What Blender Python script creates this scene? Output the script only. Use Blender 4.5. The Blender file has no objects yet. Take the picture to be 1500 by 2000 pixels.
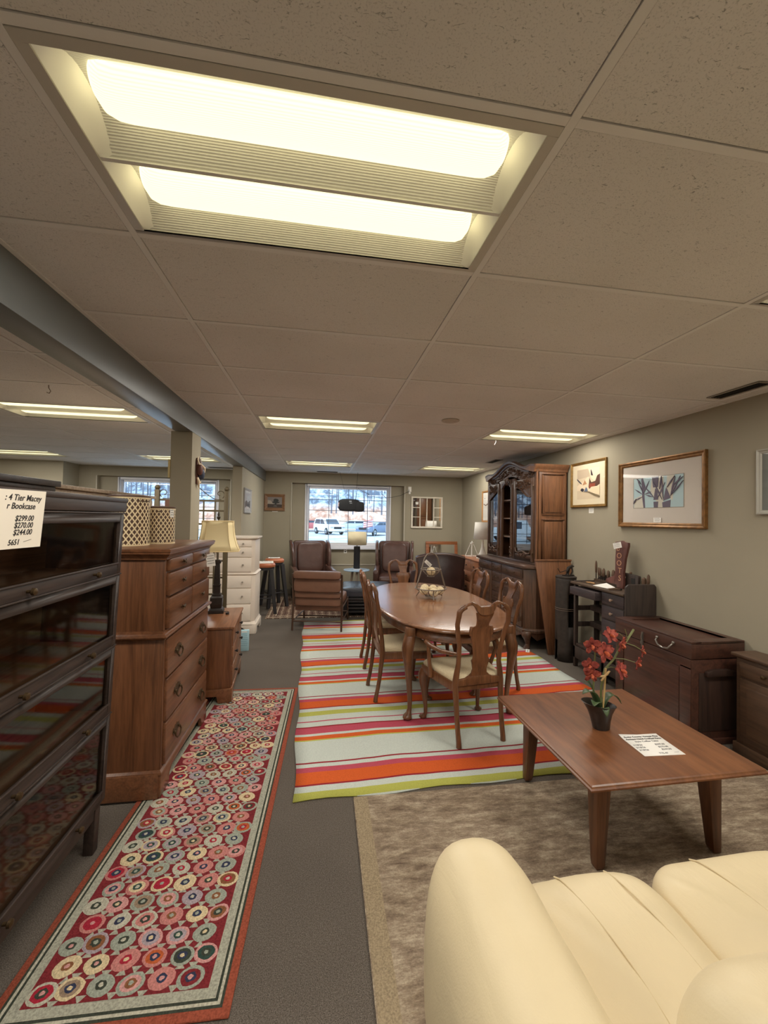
import bpy, bmesh, math, random
from math import sin, cos, pi, radians, sqrt
from mathutils import Vector, Matrix

scene = bpy.context.scene
COL = scene.collection
random.seed(7)
# ---------------------------------------------------------------- camera
EYE = 1.6
CAM_R = Vector((0.98780, -0.15478, 0.017754)); CAM_U = Vector((-0.02015, -0.01397, 0.99970)); CAM_F = Vector((0.15477, 0.98781, 0.016928))
cam = bpy.data.cameras.new('camera')
cam_ob = bpy.data.objects.new('camera', cam); COL.objects.link(cam_ob)
cr = CAM_R.normalized(); cf = CAM_F.normalized(); cu = cr.cross(cf); cr = cf.cross(cu)
cam_ob.matrix_world = Matrix(((cr.x, cu.x, -cf.x, 0), (cr.y, cu.y, -cf.y, 0), (cr.z, cu.z, -cf.z, EYE), (0, 0, 0, 1)))
cam.sensor_fit = 'HORIZONTAL'; cam.sensor_width = 36.0
cam.lens = 789.68 / 1500 * 36.0
cam.clip_start = 0.02; cam.clip_end = 300
scene.camera = cam_ob
# ---------------------------------------------------------------- view, sky
scene.view_settings.view_transform = 'Standard'
scene.view_settings.look = 'None'
scene.view_settings.exposure = 0.0
scene.view_settings.gamma = 1.0
scene.view_settings.use_curve_mapping = False
SKY = (0.62, 0.83, 1.0); SKY_STRENGTH = 3.4
world = bpy.data.worlds.new('overcast_sky'); scene.world = world
world.use_nodes = True
bgn = world.node_tree.nodes['Background']
bgn.inputs['Color'].default_value = (*SKY, 1); bgn.inputs['Strength'].default_value = SKY_STRENGTH
LAMP_WATTS = 16.5; LAMP_COLOR = (1.0, 0.962, 0.895)
LENS_GLOW = 1.7
# daylight portals in the two window openings
for (px, pw) in ((0.60, 1.75), (-3.05, 1.85)):
    pl = bpy.data.lights.new('window_portal', 'AREA'); pl.shape = 'RECTANGLE'; pl.size = pw; pl.size_y = 1.3
    pl.cycles.is_portal = True
    po = bpy.data.objects.new('window_portal', pl); COL.objects.link(po)
    po.location = (px, 8.93, 1.64); po.rotation_euler = (radians(-90), 0, 0)

# ---------------------------------------------------------------- colour and materials
def lin(c):
    c = c / 255.0
    return c / 12.92 if c <= 0.04045 else ((c + 0.055) / 1.055) ** 2.4
def C(r, g, b): return (lin(r), lin(g), lin(b), 1.0)
MATS = {}
class NT:
    def __init__(s, name):
        s.m = bpy.data.materials.new(name); s.m.use_nodes = True
        s.t = s.m.node_tree; s.n = s.t.nodes; s.b = s.n['Principled BSDF']; s.out = s.n['Material Output']
    def new(s, t, **kw):
        n = s.n.new(t)
        for k, v in kw.items(): setattr(n, k, v)
        return n
    def link(s, a, b): s.t.links.new(a, b)
    def coords(s, scale=(1, 1, 1), which='Object', rnd=False):
        tc = s.new('ShaderNodeTexCoord'); mp = s.new('ShaderNodeMapping')
        mp.inputs['Scale'].default_value = scale
        s.link(tc.outputs[which], mp.inputs['Vector'])
        if rnd:
            oi = s.new('ShaderNodeObjectInfo'); mu = s.new('ShaderNodeVectorMath', operation='SCALE')
            mu.inputs[0].default_value = (13.1, 7.7, 5.3); s.link(oi.outputs['Random'], mu.inputs['Scale'])
            s.link(mu.outputs[0], mp.inputs['Location'])
        return mp.outputs['Vector']
    def noise(s, vec, scale, detail=3, rough=0.5, dist=0.0):
        n = s.new('ShaderNodeTexNoise'); n.inputs['Scale'].default_value = scale; n.inputs['Detail'].default_value = detail
        n.inputs['Roughness'].default_value = rough; n.inputs['Distortion'].default_value = dist
        s.link(vec, n.inputs['Vector']); return n.outputs['Fac']
    def ramp(s, fac, stops, interp='LINEAR'):
        r = s.new('ShaderNodeValToRGB'); r.color_ramp.interpolation = interp
        e = r.color_ramp.elements
        while len(e) < len(stops): e.new(0.5)
        for el, (p, c) in zip(e, stops): el.position = p; el.color = c
        s.link(fac, r.inputs['Fac']); return r.outputs['Color']
    def mix(s, fac, a, b, mode='MIX'):
        m = s.new('ShaderNodeMix', data_type='RGBA', blend_type=mode)
        for sock, v in ((m.inputs[0], fac), (m.inputs[6], a), (m.inputs[7], b)):
            if isinstance(v, (int, float)): sock.default_value = v
            elif isinstance(v, tuple): sock.default_value = v
            else: s.link(v, sock)
        return m.outputs[2]
    def bump(s, h, strength=0.2, dist=0.01):
        b = s.new('ShaderNodeBump'); b.inputs['Strength'].default_value = strength; b.inputs['Distance'].default_value = dist
        s.link(h, b.inputs['Height']); s.link(b.outputs['Normal'], s.b.inputs['Normal'])
    def set(s, **kw):
        for k, v in kw.items():
            k = {'color': 'Base Color', 'rough': 'Roughness', 'metal': 'Metallic', 'spec': 'Specular IOR Level', 'coat': 'Coat Weight', 'coatr': 'Coat Roughness', 'sheen': 'Sheen Weight'}[k]
            if isinstance(v, (int, float, tuple)): s.b.inputs[k].default_value = v
            else: s.link(v, s.b.inputs[k])
def M(name, fn):
    if name not in MATS: MATS[name] = fn(name)
    return MATS[name]
def plain(name, col, rough=0.5, metal=0.0, spec=0.5, nz=0.0, nscale=40, coat=0.0):
    def f(nm):
        t = NT(nm); t.set(rough=rough, metal=metal, spec=spec, coat=coat)
        v = t.coords(); n = t.noise(v, nscale, 3)
        dk = tuple(c * (1 - nz) for c in col[:3]) + (1,)
        t.set(color=t.ramp(n, [(0.35, dk), (0.65, col)]))
        return t.m
    return M(name, f)
def wood(name, light, dark, axis='x', rough=0.35, scale=5.0, coat=0.15, spec=0.5, knots=False, stretch=14.0, relief=0.06):
    def f(nm):
        t = NT(nm); t.set(rough=rough, coat=coat, coatr=0.25, spec=spec)
        sc = {'x': (1, stretch, stretch), 'y': (stretch, 1, stretch), 'z': (stretch, stretch, 1)}[axis]
        v = t.coords(sc, rnd=True)
        n1 = t.noise(v, scale * 0.35, 6, 0.62, 1.2)
        n2 = t.noise(v, scale * 1.6, 3, 0.6)
        c = t.ramp(n1, [(0.30, dark), (0.52, tuple((a * 0.6 + b * 0.4) for a, b in zip(light, dark))), (0.72, light)])
        c = t.mix(0.45, c, t.ramp(n2, [(0.32, (0.50, 0.46, 0.42, 1)), (0.60, (1, 1, 1, 1))]), 'MULTIPLY')
        if knots:
            vv = t.new('ShaderNodeTexVoronoi'); vv.voronoi_dimensions = '3D'; vv.inputs['Scale'].default_value = 6.0
            t.link(t.coords((1, 1, 1), rnd=True), vv.inputs['Vector'])
            k = t.ramp(vv.outputs['Distance'], [(0.035, (1, 1, 1, 1)), (0.075, (0, 0, 0, 1))])
            c = t.mix(k, c, tuple(x * 0.35 for x in dark[:3]) + (1,))
        t.set(color=c); t.bump(n2, relief, 0.004)
        return t.m
    return M(name, f)
def leather(name, col, rough=0.38, wr=0.15, vary=0.25, nscale=6, crease=None):
    def f(nm):
        t = NT(nm); t.set(rough=rough, spec=0.5)
        v = t.coords(); n = t.noise(v, nscale, 4, 0.55); g = t.noise(v, 260, 2); w = t.noise(t.coords(crease), 1.0, 4, 0.6, 0.8) if crease else t.noise(v, 9, 2, 0.5, 0.3)
        dk = tuple(c * (1 - vary) for c in col[:3]) + (1,)
        t.set(color=t.ramp(n, [(0.3, dk), (0.7, col)]))
        ad = t.new('ShaderNodeMath', operation='MULTIPLY_ADD'); ad.inputs[1].default_value = 0.15
        t.link(g, ad.inputs[0]); t.link(w, ad.inputs[2]); t.bump(ad.outputs[0], wr, 0.02)
        return t.m
    return M(name, f)
def emit(name, col, strength):
    def f(nm):
        t = NT(nm); t.set(color=(col[0], col[1], col[2], 1), rough=0.5)
        t.b.inputs['Emission Color'].default_value = (col[0], col[1], col[2], 1); t.b.inputs['Emission Strength'].default_value = strength
        return t.m
    return M(name, f)
def glass(name='clear_glass', tint=(1, 1, 1), rough=0.0, refl=1.0):
    def f(nm):
        t = NT(nm)
        lw = t.new('ShaderNodeLayerWeight'); lw.inputs['Blend'].default_value = 0.5
        pw = t.new('ShaderNodeMath', operation='POWER'); pw.inputs[1].default_value = 4.0; t.link(lw.outputs['Facing'], pw.inputs[0])
        fr = t.new('ShaderNodeMath', operation='MULTIPLY_ADD'); fr.inputs[1].default_value = 0.92 * refl; fr.inputs[2].default_value = 0.04 * refl; fr.use_clamp = True; t.link(pw.outputs[0], fr.inputs[0])
        tr = t.new('ShaderNodeBsdfTransparent'); tr.inputs['Color'].default_value = (*tint, 1)
        gl = t.new('ShaderNodeBsdfGlossy'); gl.inputs['Roughness'].default_value = rough
        mx = t.new('ShaderNodeMixShader')
        t.link(fr.outputs[0], mx.inputs[0]); t.link(tr.outputs[0], mx.inputs[1]); t.link(gl.outputs[0], mx.inputs[2])
        t.link(mx.outputs[0], t.out.inputs['Surface'])
        return t.m
    return M(name, f)

# ---------------------------------------------------------------- mesh builder
class MB:
    def __init__(s): s.v = []; s.f = []; s.mi = []
    def add(s, vs, fs, mi=0):
        o = len(s.v); s.v += [tuple(v) for v in vs]
        for f in fs: s.f.append([i + o for i in f]); s.mi.append(mi)
        return s
    def box(s, x0, x1, y0, y1, z0, z1, mi=0):
        return s.add([(x0, y0, z0), (x1, y0, z0), (x1, y1, z0), (x0, y1, z0), (x0, y0, z1), (x1, y0, z1), (x1, y1, z1), (x0, y1, z1)],
                     [(0, 3, 2, 1), (4, 5, 6, 7), (0, 1, 5, 4), (1, 2, 6, 5), (2, 3, 7, 6), (3, 0, 4, 7)], mi)
    def frustum(s, c, b, t, z0, z1, tc=None, mi=0):
        tc = tc or c
        q = lambda cc, h, z: [(cc[0] - h[0], cc[1] - h[1], z), (cc[0] + h[0], cc[1] - h[1], z), (cc[0] + h[0], cc[1] + h[1], z), (cc[0] - h[0], cc[1] + h[1], z)]
        return s.loft([q(c, b, z0), q(tc, t, z1)], mi=mi)
    def prism(s, poly, axis, a, b, mi=0):
        n = len(poly)
        m = {'x': lambda p, d: (d, p[0], p[1]), 'y': lambda p, d: (p[0], d, p[1]), 'z': lambda p, d: (p[0], p[1], d)}[axis]
        vs = [m(p, a) for p in poly] + [m(p, b) for p in poly]
        fs = [list(range(n))[::-1], list(range(n, 2 * n))] + [(i, (i + 1) % n, n + (i + 1) % n, n + i) for i in range(n)]
        return s.add(vs, fs, mi)
    def loft(s, rings, cap=True, closed=True, mi=0):
        n = len(rings[0]); vs = [p for r in rings for p in r]; fs = []
        for k in range(len(rings) - 1):
            for i in range(n if closed else n - 1):
                j = (i + 1) % n
                fs.append((k * n + i, k * n + j, (k + 1) * n + j, (k + 1) * n + i))
        if cap: fs += [list(range(n))[::-1], list(range((len(rings) - 1) * n, len(rings) * n))]
        return s.add(vs, fs, mi)
    def lathe(s, prof, c=(0, 0, 0), n=20, sx=1.0, sy=1.0, cap=True, mi=0):
        rings = [[(c[0] + r * sx * cos(2 * pi * i / n), c[1] + r * sy * sin(2 * pi * i / n), c[2] + z) for i in range(n)] for r, z in prof]
        return s.loft(rings, cap, mi=mi)
    def tube(s, pts, r, n=8, closed=False, ell=None, mi=0):
        P = [Vector(p) for p in pts]; m = len(P)
        rr = r if isinstance(r, (list, tuple)) else [r] * m
        rings = []; up = None
        for i in range(m):
            if closed: d = P[(i + 1) % m] - P[i - 1]
            else: d = P[min(i + 1, m - 1)] - P[max(i - 1, 0)]
            d.normalize()
            if up is None:
                up = Vector((0, 0, 1)) if abs(d.z) < 0.9 else Vector((1, 0, 0))
            a = d.cross(up)
            if a.length < 1e-5: a = d.cross(Vector((0, 1, 0)))
            a.normalize(); b = a.cross(d).normalized(); up = b
            e = ell or (1, 1)
            rings.append([tuple(P[i] + a * cos(2 * pi * k / n) * rr[i] * e[0] + b * sin(2 * pi * k / n) * rr[i] * e[1]) for k in range(n)])
        if closed: rings.append(rings[0])
        return s.loft(rings, not closed, mi=mi)
    def ball(s, c, r, n=14, sx=1, sy=1, sz=1, mi=0):
        k = n // 2
        return s.lathe([(max(r * sin(pi * j / k), r * 0.02), -r * sz * cos(pi * j / k)) for j in range(k + 1)], c, n, sx, sy, True, mi)
    def pillow(s, c, h, e=0.45, nu=20, nv=12, fn=None, mi=0, e2=None):
        # superellipsoid cushion centred on c with half sizes h
        e2 = e if e2 is None else e2
        sg = lambda v, p: math.copysign(abs(v) ** p, v)
        rings = []
        for j in range(nv + 1):
            ph = -pi / 2 + pi * j / nv
            ph = max(min(ph, pi / 2 - 0.02), -pi / 2 + 0.02)
            ring = []
            for i in range(nu):
                th = 2 * pi * i / nu
                x = sg(cos(ph), e2) * sg(cos(th), e); y = sg(cos(ph), e2) * sg(sin(th), e); z = sg(sin(ph), e2)
                p = (c[0] + h[0] * x, c[1] + h[1] * y, c[2] + h[2] * z)
                ring.append(fn(p) if fn else p)
            rings.append(ring)
        return s.loft(rings, mi=mi)
    def xf(s, m):
        s.v = [tuple(m @ Vector(v)) for v in s.v]; return s
    def build(s, name, mat, parent=None, bevel=0.0, seg=2, sharp=38, sub=0, flat=False):
        me = bpy.data.meshes.new(name); me.from_pydata(s.v, [], s.f)
        mats = mat if isinstance(mat, (list, tuple)) else [mat]
        for m_ in mats: me.materials.append(m_)
        if len(mats) > 1: me.polygons.foreach_set('material_index', s.mi)
        bm = bmesh.new(); bm.from_mesh(me)
        bmesh.ops.remove_doubles(bm, verts=bm.verts, dist=1e-6)
        bmesh.ops.recalc_face_normals(bm, faces=bm.faces)
        if bevel > 0:
            ed = [e for e in bm.edges if len(e.link_faces) == 2 and e.calc_face_angle(0) > radians(30)]
            if ed: bmesh.ops.bevel(bm, geom=ed, offset=bevel, segments=seg, affect='EDGES', profile=0.5, clamp_overlap=True)
        bm.to_mesh(me); bm.free()
        if not flat:
            me.shade_smooth(); me.set_sharp_from_angle(angle=radians(sharp))
        ob = bpy.data.objects.new(name, me); COL.objects.link(ob)
        if parent is not None: ob.parent = parent
        if sub:
            md = ob.modifiers.new('smooth', 'SUBSURF'); md.levels = sub; md.render_levels = sub
        return ob
def rot(ax, deg): return Matrix.Rotation(radians(deg), 4, ax)
def tr(x, y, z): return Matrix.Translation((x, y, z))
def tag(o, label=None, cat=None, group=None, kind=None):
    if label: o['label'] = label
    if cat: o['category'] = cat
    if group: o['group'] = group
    if kind: o['kind'] = kind
    return o
def thing(name, label, cat, loc=(0, 0, 0), rz=0.0, group=None):
    o = bpy.data.objects.new(name, None); o.empty_display_size = 0.1; COL.objects.link(o)
    o.location = loc; o.rotation_euler = (0, 0, radians(rz))
    return tag(o, label, cat, group)
def place(o, loc, rz=0.0):
    o.location = loc; o.rotation_euler = (0, 0, radians(rz)); return o
def dup(root, loc, rz, label=None, group=None):
    def cp(o, par):
        c = o.copy(); COL.objects.link(c); c.parent = par
        for ch in [x for x in bpy.data.objects if x.parent == o]: cp(ch, c)
        return c
    r = cp(root, None); place(r, loc, rz)
    if label: r['label'] = label
    if group: r['group'] = group
    return r
def struct(o): o['kind'] = 'structure'; return o
def part_copy(o, loc, parent, rz=0.0):
    c = o.copy(); COL.objects.link(c); c.parent = parent; c.location = loc; c.rotation_euler = (0, 0, rz); return c
def lettering(body, size, mat, parent, mtx, name='lettering', shear=0.0, align='CENTER', ex=0.0004, bold=0.0):
    cu_ = bpy.data.curves.new('txt', 'FONT'); cu_.body = body; cu_.size = size; cu_.align_x = align; cu_.shear = shear
    cu_.extrude = ex; cu_.resolution_u = 3; cu_.offset = bold
    tmp = bpy.data.objects.new('txt', cu_); COL.objects.link(tmp)
    dg = bpy.context.evaluated_depsgraph_get()
    me = bpy.data.meshes.new_from_object(tmp.evaluated_get(dg))
    bpy.data.objects.remove(tmp); me.transform(mtx); me.materials.clear(); me.materials.append(mat)
    ob = bpy.data.objects.new(name, me); COL.objects.link(ob)
    if parent is not None: ob.parent = parent
    return ob
def rrect(x0, x1, y0, y1, r, n=4):
    pts = []
    for cx, cy, a0 in ((x1 - r, y0 + r, -90), (x1 - r, y1 - r, 0), (x0 + r, y1 - r, 90), (x0 + r, y0 + r, 180)):
        for k in range(n + 1):
            a = radians(a0 + 90 * k / n); pts.append((cx + r * cos(a), cy + r * sin(a)))
    return pts
def interp(xs, ys, x):
    if x <= xs[0]: return ys[0]
    for i in range(len(xs) - 1):
        if x <= xs[i + 1]:
            t = (x - xs[i]) / (xs[i + 1] - xs[i]); t = t * t * (3 - 2 * t)
            return ys[i] + (ys[i + 1] - ys[i]) * t
    return ys[-1]
# ================================================================ STRUCTURE
CZ = 2.554; RX = 3.13; FY = 8.68; BACK = -3.398; LX = -6.25
def wall_mat(nm, col):
    def f(n_):
        t = NT(n_); t.set(rough=0.75 if 'beam' not in n_ else 0.32, spec=0.25 if 'beam' not in n_ else 0.5); v = t.coords()
        n = t.noise(v, 2.0, 3); g = t.noise(v, 220, 2)
        t.set(color=t.ramp(n, [(0.3, tuple(c * 0.94 for c in col[:3]) + (1,)), (0.7, col)])); t.bump(g, 0.12, 0.002)
        return t.m
    return M(nm, f)
WALL = wall_mat('greige_wall_paint', C(158, 149, 129))
BEAMM = wall_mat('grey_beam_paint', C(108, 111, 109))
WHITE = plain('white_trim_paint', C(232, 230, 226), 0.45)
def carpet(nm):
    t = NT(nm); t.set(rough=0.95, spec=0.1); v = t.coords()
    n = t.noise(v, 300, 2); b = t.noise(v, 3, 3); sp = t.noise(v, 120, 2)
    c = t.ramp(n, [(0.3, C(70, 64, 58)), (0.7, C(128, 118, 108))])
    c = t.mix(0.4, c, t.ramp(b, [(0.3, (0.75, 0.75, 0.75, 1)), (0.7, (1, 1, 1, 1))]), 'MULTIPLY')
    c = t.mix(0.35, c, t.ramp(sp, [(0.4, (0.6, 0.58, 0.55, 1)), (0.6, (1, 1, 1, 1))]), 'MULTIPLY')
    t.set(color=c); t.bump(n, 0.5, 0.004); return t.m
CARPET = M('grey_loop_carpet', carpet)
fl = struct(MB().box(LX - 0.2, RX + 0.2, BACK - 0.2, FY + 0.3, -0.12, 0).build('floor', CARPET))
tag(fl, 'grey brown loop carpet covering the shop floor')
struct(MB().box(RX, RX + 0.15, BACK - 0.15, FY + 0.3, 0, 2.8).build('wall_right', WALL))
struct(MB().box(LX - 0.15, LX, BACK - 0.15, FY + 0.3, 0, 2.8).build('wall_left', WALL))
struct(MB().box(LX, RX, BACK - 0.15, BACK, 0, 2.8).build('wall_back', WALL))
WIN = {1: dict(n=(-0.60, 1.80, 0.62, 2.325), w=(-0.335, 1.525, 0.955, 2.315)), 2: dict(n=(-4.33, -1.84, 0.62, 2.355), w=(-4.00, -2.08, 0.955, 2.34))}
def holed(mb, y0, y1, holes, x0=LX, x1=RX, z1=2.8):
    xs = x0
    for (a, b, c, d) in sorted(holes):
        mb.box(xs, a, y0, y1, 0, z1); mb.box(a, b, y0, y1, 0, c); mb.box(a, b, y0, y1, d, z1); xs = b
    mb.box(xs, x1, y0, y1, 0, z1); return mb
wf = holed(MB(), FY, FY + 0.10, [WIN[1]['n'], WIN[2]['n']])
holed(wf, FY + 0.10, FY + 0.26, [WIN[1]['w'], WIN[2]['w']])
struct(wf.build('wall_far', WALL))
struct(MB().box(LX, -4.66, 8.19, FY, 0, 2.8).build('wall_corner', WALL))
struct(MB().box(-1.30, -1.165, 6.27, FY, 0, 2.345).build('wall_partition', WALL))
struct(MB().box(-1.32, -1.14, 3.81, 4.07, 0, 2.345).build('column_square', WALL, bevel=0.004))
bm_ = struct(MB().box(-1.29, -1.14, BACK, FY, 2.345, 2.75).build('ceiling_beam', BEAMM, bevel=0.004))
BASEB = plain('baseboard_paint', C(120, 112, 100), 0.6)
struct(MB().box(RX - 0.012, RX, BACK, FY, 0, 0.10).build('baseboard_right', BASEB, bevel=0.003))
struct(MB().box(-1.14, RX, FY - 0.012, FY, 0, 0.10).build('baseboard_far', BASEB, bevel=0.003))
# ---- windows
SASH = plain('white_window_vinyl', C(226, 226, 232), 0.35)
GRILLE = plain('grey_window_grille', C(120, 130, 150), 0.5)
PANE = glass('window_glass')
def window(n, ncol, nrow):
    x0, x1, z0, z1 = WIN[n]['w']
    o = bpy.data.objects.new(f'window_{n}', None); COL.objects.link(o); struct(o)
    y = FY + 0.10
    fr = MB()
    w = 0.045
    fr.box(x0, x0 + w, y - 0.022, y + 0.12, z0, z1); fr.box(x1 - w, x1, y - 0.022, y + 0.12, z0, z1)
    fr.box(x0 + w, x1 - w, y - 0.022, y + 0.12, z1 - w, z1); fr.box(x0 + w, x1 - w, y - 0.022, y + 0.12, z0, z0 + w)
    fr.build('window_casing', SASH, o, 0.004)
    s0 = 0.045; a0, a1, b0, b1 = x0 + w, x1 - w, z0 + w, z1 - w
    sa = MB(); sa.box(a0, a0 + s0, y + 0.03, y + 0.09, b0, b1); sa.box(a1 - s0, a1, y + 0.03, y + 0.09, b0, b1)
    sa.box(a0 + s0, a1 - s0, y + 0.03, y + 0.09, b1 - s0, b1); sa.box(a0 + s0, a1 - s0, y + 0.03, y + 0.09, b0, b0 + s0 + 0.025)
    sa.build('window_sash', SASH, o, 0.004)
    a0 += s0; a1 -= s0; b0 += s0 + 0.025; b1 -= s0
    for i in range(1, ncol): MB().box(a0 + (a1 - a0) * i / ncol - 0.006, a0 + (a1 - a0) * i / ncol + 0.006, y + 0.057, y + 0.065, b0, b1).build('grille_bar', GRILLE, o)
    for j in range(1, nrow): MB().box(a0, a1, y + 0.0565, y + 0.0655, b0 + (b1 - b0) * j / nrow - 0.006, b0 + (b1 - b0) * j / nrow + 0.006).build('grille_bar', GRILLE, o)
    MB().box(a0 - 0.01, a1 + 0.01, y + 0.068, y + 0.072, b0 - 0.01, b1 + 0.01).build('window_pane', PANE, o)
    MB().box(x0 - 0.03, x1 + 0.03, y - 0.06, y, z0 - 0.028, z0).build('window_sill', SASH, o, 0.005)
    return o
window(1, 4, 5); window(2, 4, 5)
# slim painted trim round the window niches
for k, n in ((1, 1), (2, 2)):
    x0, x1, z0, z1 = WIN[n]['n']; t_ = MB()
    t_.box(x0 - 0.022, x0, FY - 0.012, FY, z0 - 0.022, z1); t_.box(x1, x1 + 0.022, FY - 0.012, FY, z0 - 0.022, z1); t_.box(x0 - 0.022, x1 + 0.022, FY - 0.012, FY, z0 - 0.022, z0)
    struct(t_.build(f'trim_{k}', wall_mat('niche_trim_paint', C(188, 180, 164)), bevel=0.002))

# ---- suspended ceiling
def tile_mat(nm):
    t = NT(nm); t.set(rough=0.9, spec=0.15)
    v = t.coords((1, 1, 1), rnd=True)
    va = t.coords((60, 130, 30), rnd=True)
    fis = t.noise(va, 1.0, 3, 0.55, 1.6)
    pin = t.noise(v, 230, 2)
    big = t.noise(v, 1.6, 2)
    m = t.ramp(fis, [(0.0, (0.50, 0.50, 0.50, 1)), (0.29, (0.58, 0.58, 0.58, 1)), (0.37, (1, 1, 1, 1))])
    base = t.ramp(big, [(0.3, C(224, 220, 216)), (0.7, C(233, 229, 226))])
    p = t.ramp(pin, [(0.30, (0.80, 0.80, 0.80, 1)), (0.45, (1, 1, 1, 1))])
    t.set(color=t.mix(1.0, t.mix(1.0, base, m, 'MULTIPLY'), p, 'MULTIPLY'))
    t.bump(m, 0.6, 0.004); return t.m
TILE = M('fissured_ceiling_tile', tile_mat)
TEE = plain('ceiling_tee_paint', C(232, 229, 226), 0.55)
ceil_o = struct(MB().box(LX, RX, BACK, FY, CZ + 0.15, CZ + 0.22).build('ceiling', plain('plenum_grey', C(90, 88, 85), 0.9)))
tag(ceil_o, 'suspended ceiling of fissured mineral tiles in a tee grid')
Y0 = 0.8687; DY = 0.6096; X0 = -0.6446; DX = 1.2192
rows = [BACK] + [Y0 + DY * k for k in range(-6, 13)] + [FY]
colsM = [-1.14, X0, X0 + DX, X0 + 2 * DX, X0 + 3 * DX, RX]
colsL = [LX] + [-1.735 - DX * k for k in range(3, -1, -1)] + [-1.29]
def row_of(k): return k + 7            # rows[row_of(k)] = Y0 + DY*k
FIXT = {(0, c, row_of(k)) for c in (1, 3) for k in (0, 5, 10, -5)} | {(1, c, row_of(k)) for c in (1, 3) for k in (0, 5, 10, -5)}  # side room's outer light ahead is out of view, added for its light
tile_cache = {}
for gi, cols in enumerate((colsM, colsL)):
    for i in range(len(cols) - 1):
        for j in range(len(rows) - 1):
            if (gi, i, j) in FIXT: continue
            w = cols[i + 1] - cols[i] - 0.0275; d = rows[j + 1] - rows[j] - 0.0270
            if w < 0.03 or d < 0.03: continue
            key = (round(w, 3), round(d, 3))
            c = ((cols[i] + cols[i + 1]) / 2, (rows[j] + rows[j + 1]) / 2, CZ)
            if key not in tile_cache:
                o = MB().box(-w / 2, w / 2, -d / 2, d / 2, 0, 0.016).build('ceiling_tile', TILE, ceil_o, 0.0015, 1); o.location = c; tile_cache[key] = o
            else: part_copy(tile_cache[key], c, ceil_o)
    for i in range(1, len(cols) - 1):
        MB().box(cols[i] - 0.012, cols[i] + 0.012, BACK, FY, CZ - 0.003, CZ + 0.03).build('main_tee', TEE, ceil_o, 0.001, 1)
    for j in range(1, len(rows) - 1):
        for i in range(len(cols) - 1):
            MB().box(cols[i] + (0.012 if i else 0.0), cols[i + 1] - (0.012 if i < len(cols) - 2 else 0.0), rows[j] - 0.0115, rows[j] + 0.0115, CZ - 0.0026, CZ + 0.03).build('cross_tee', TEE, ceil_o)
    for xx in (cols[0], cols[-1]):
        s_ = 1 if xx == cols[0] else -1
        MB().box(min(xx, xx + s_ * 0.02), max(xx, xx + s_ * 0.02), BACK, FY, CZ - 0.004, CZ + 0.012).build('wall_angle', TEE, ceil_o)
MB().box(-1.14, RX, FY - 0.02, FY, CZ - 0.004, CZ + 0.012).build('wall_angle', TEE, ceil_o)
MB().box(LX, -1.29, FY - 0.02, FY, CZ - 0.004, CZ + 0.012).build('wall_angle', TEE, ceil_o)

# ---- recessed troffer lights
REFL = None
def refl_mat(nm):
    t = NT(nm); t.set(rough=0.45, spec=0.4, color=C(226, 222, 210))
    tc = t.coords((1, 1, 1)); w = t.new('ShaderNodeTexWave', wave_type='BANDS', bands_direction='Y'); w.inputs['Scale'].default_value = 62
    t.link(tc, w.inputs['Vector']); t.bump(w.outputs['Fac'], 0.35, 0.004)
    t.set(color=t.ramp(w.outputs['Fac'], [(0.0, C(218, 215, 206)), (0.6, C(244, 243, 240))]))
    return t.m
def lens_mat(nm):
    t = NT(nm); t.set(rough=0.4, color=C(240, 232, 205))
    w = t.new('ShaderNodeTexWave', wave_type='BANDS', bands_direction='Y'); w.inputs['Scale'].default_value = 70
    t.link(t.coords(), w.inputs['Vector'])
    c = t.ramp(w.outputs['Fac'], [(0.0, (0.80, 0.72, 0.40, 1)), (0.7, (1.0, 0.90, 0.51, 1))])
    t.link(c, t.b.inputs['Emission Color']); t.b.inputs['Emission Strength'].default_value = LENS_GLOW
    return t.m
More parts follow.
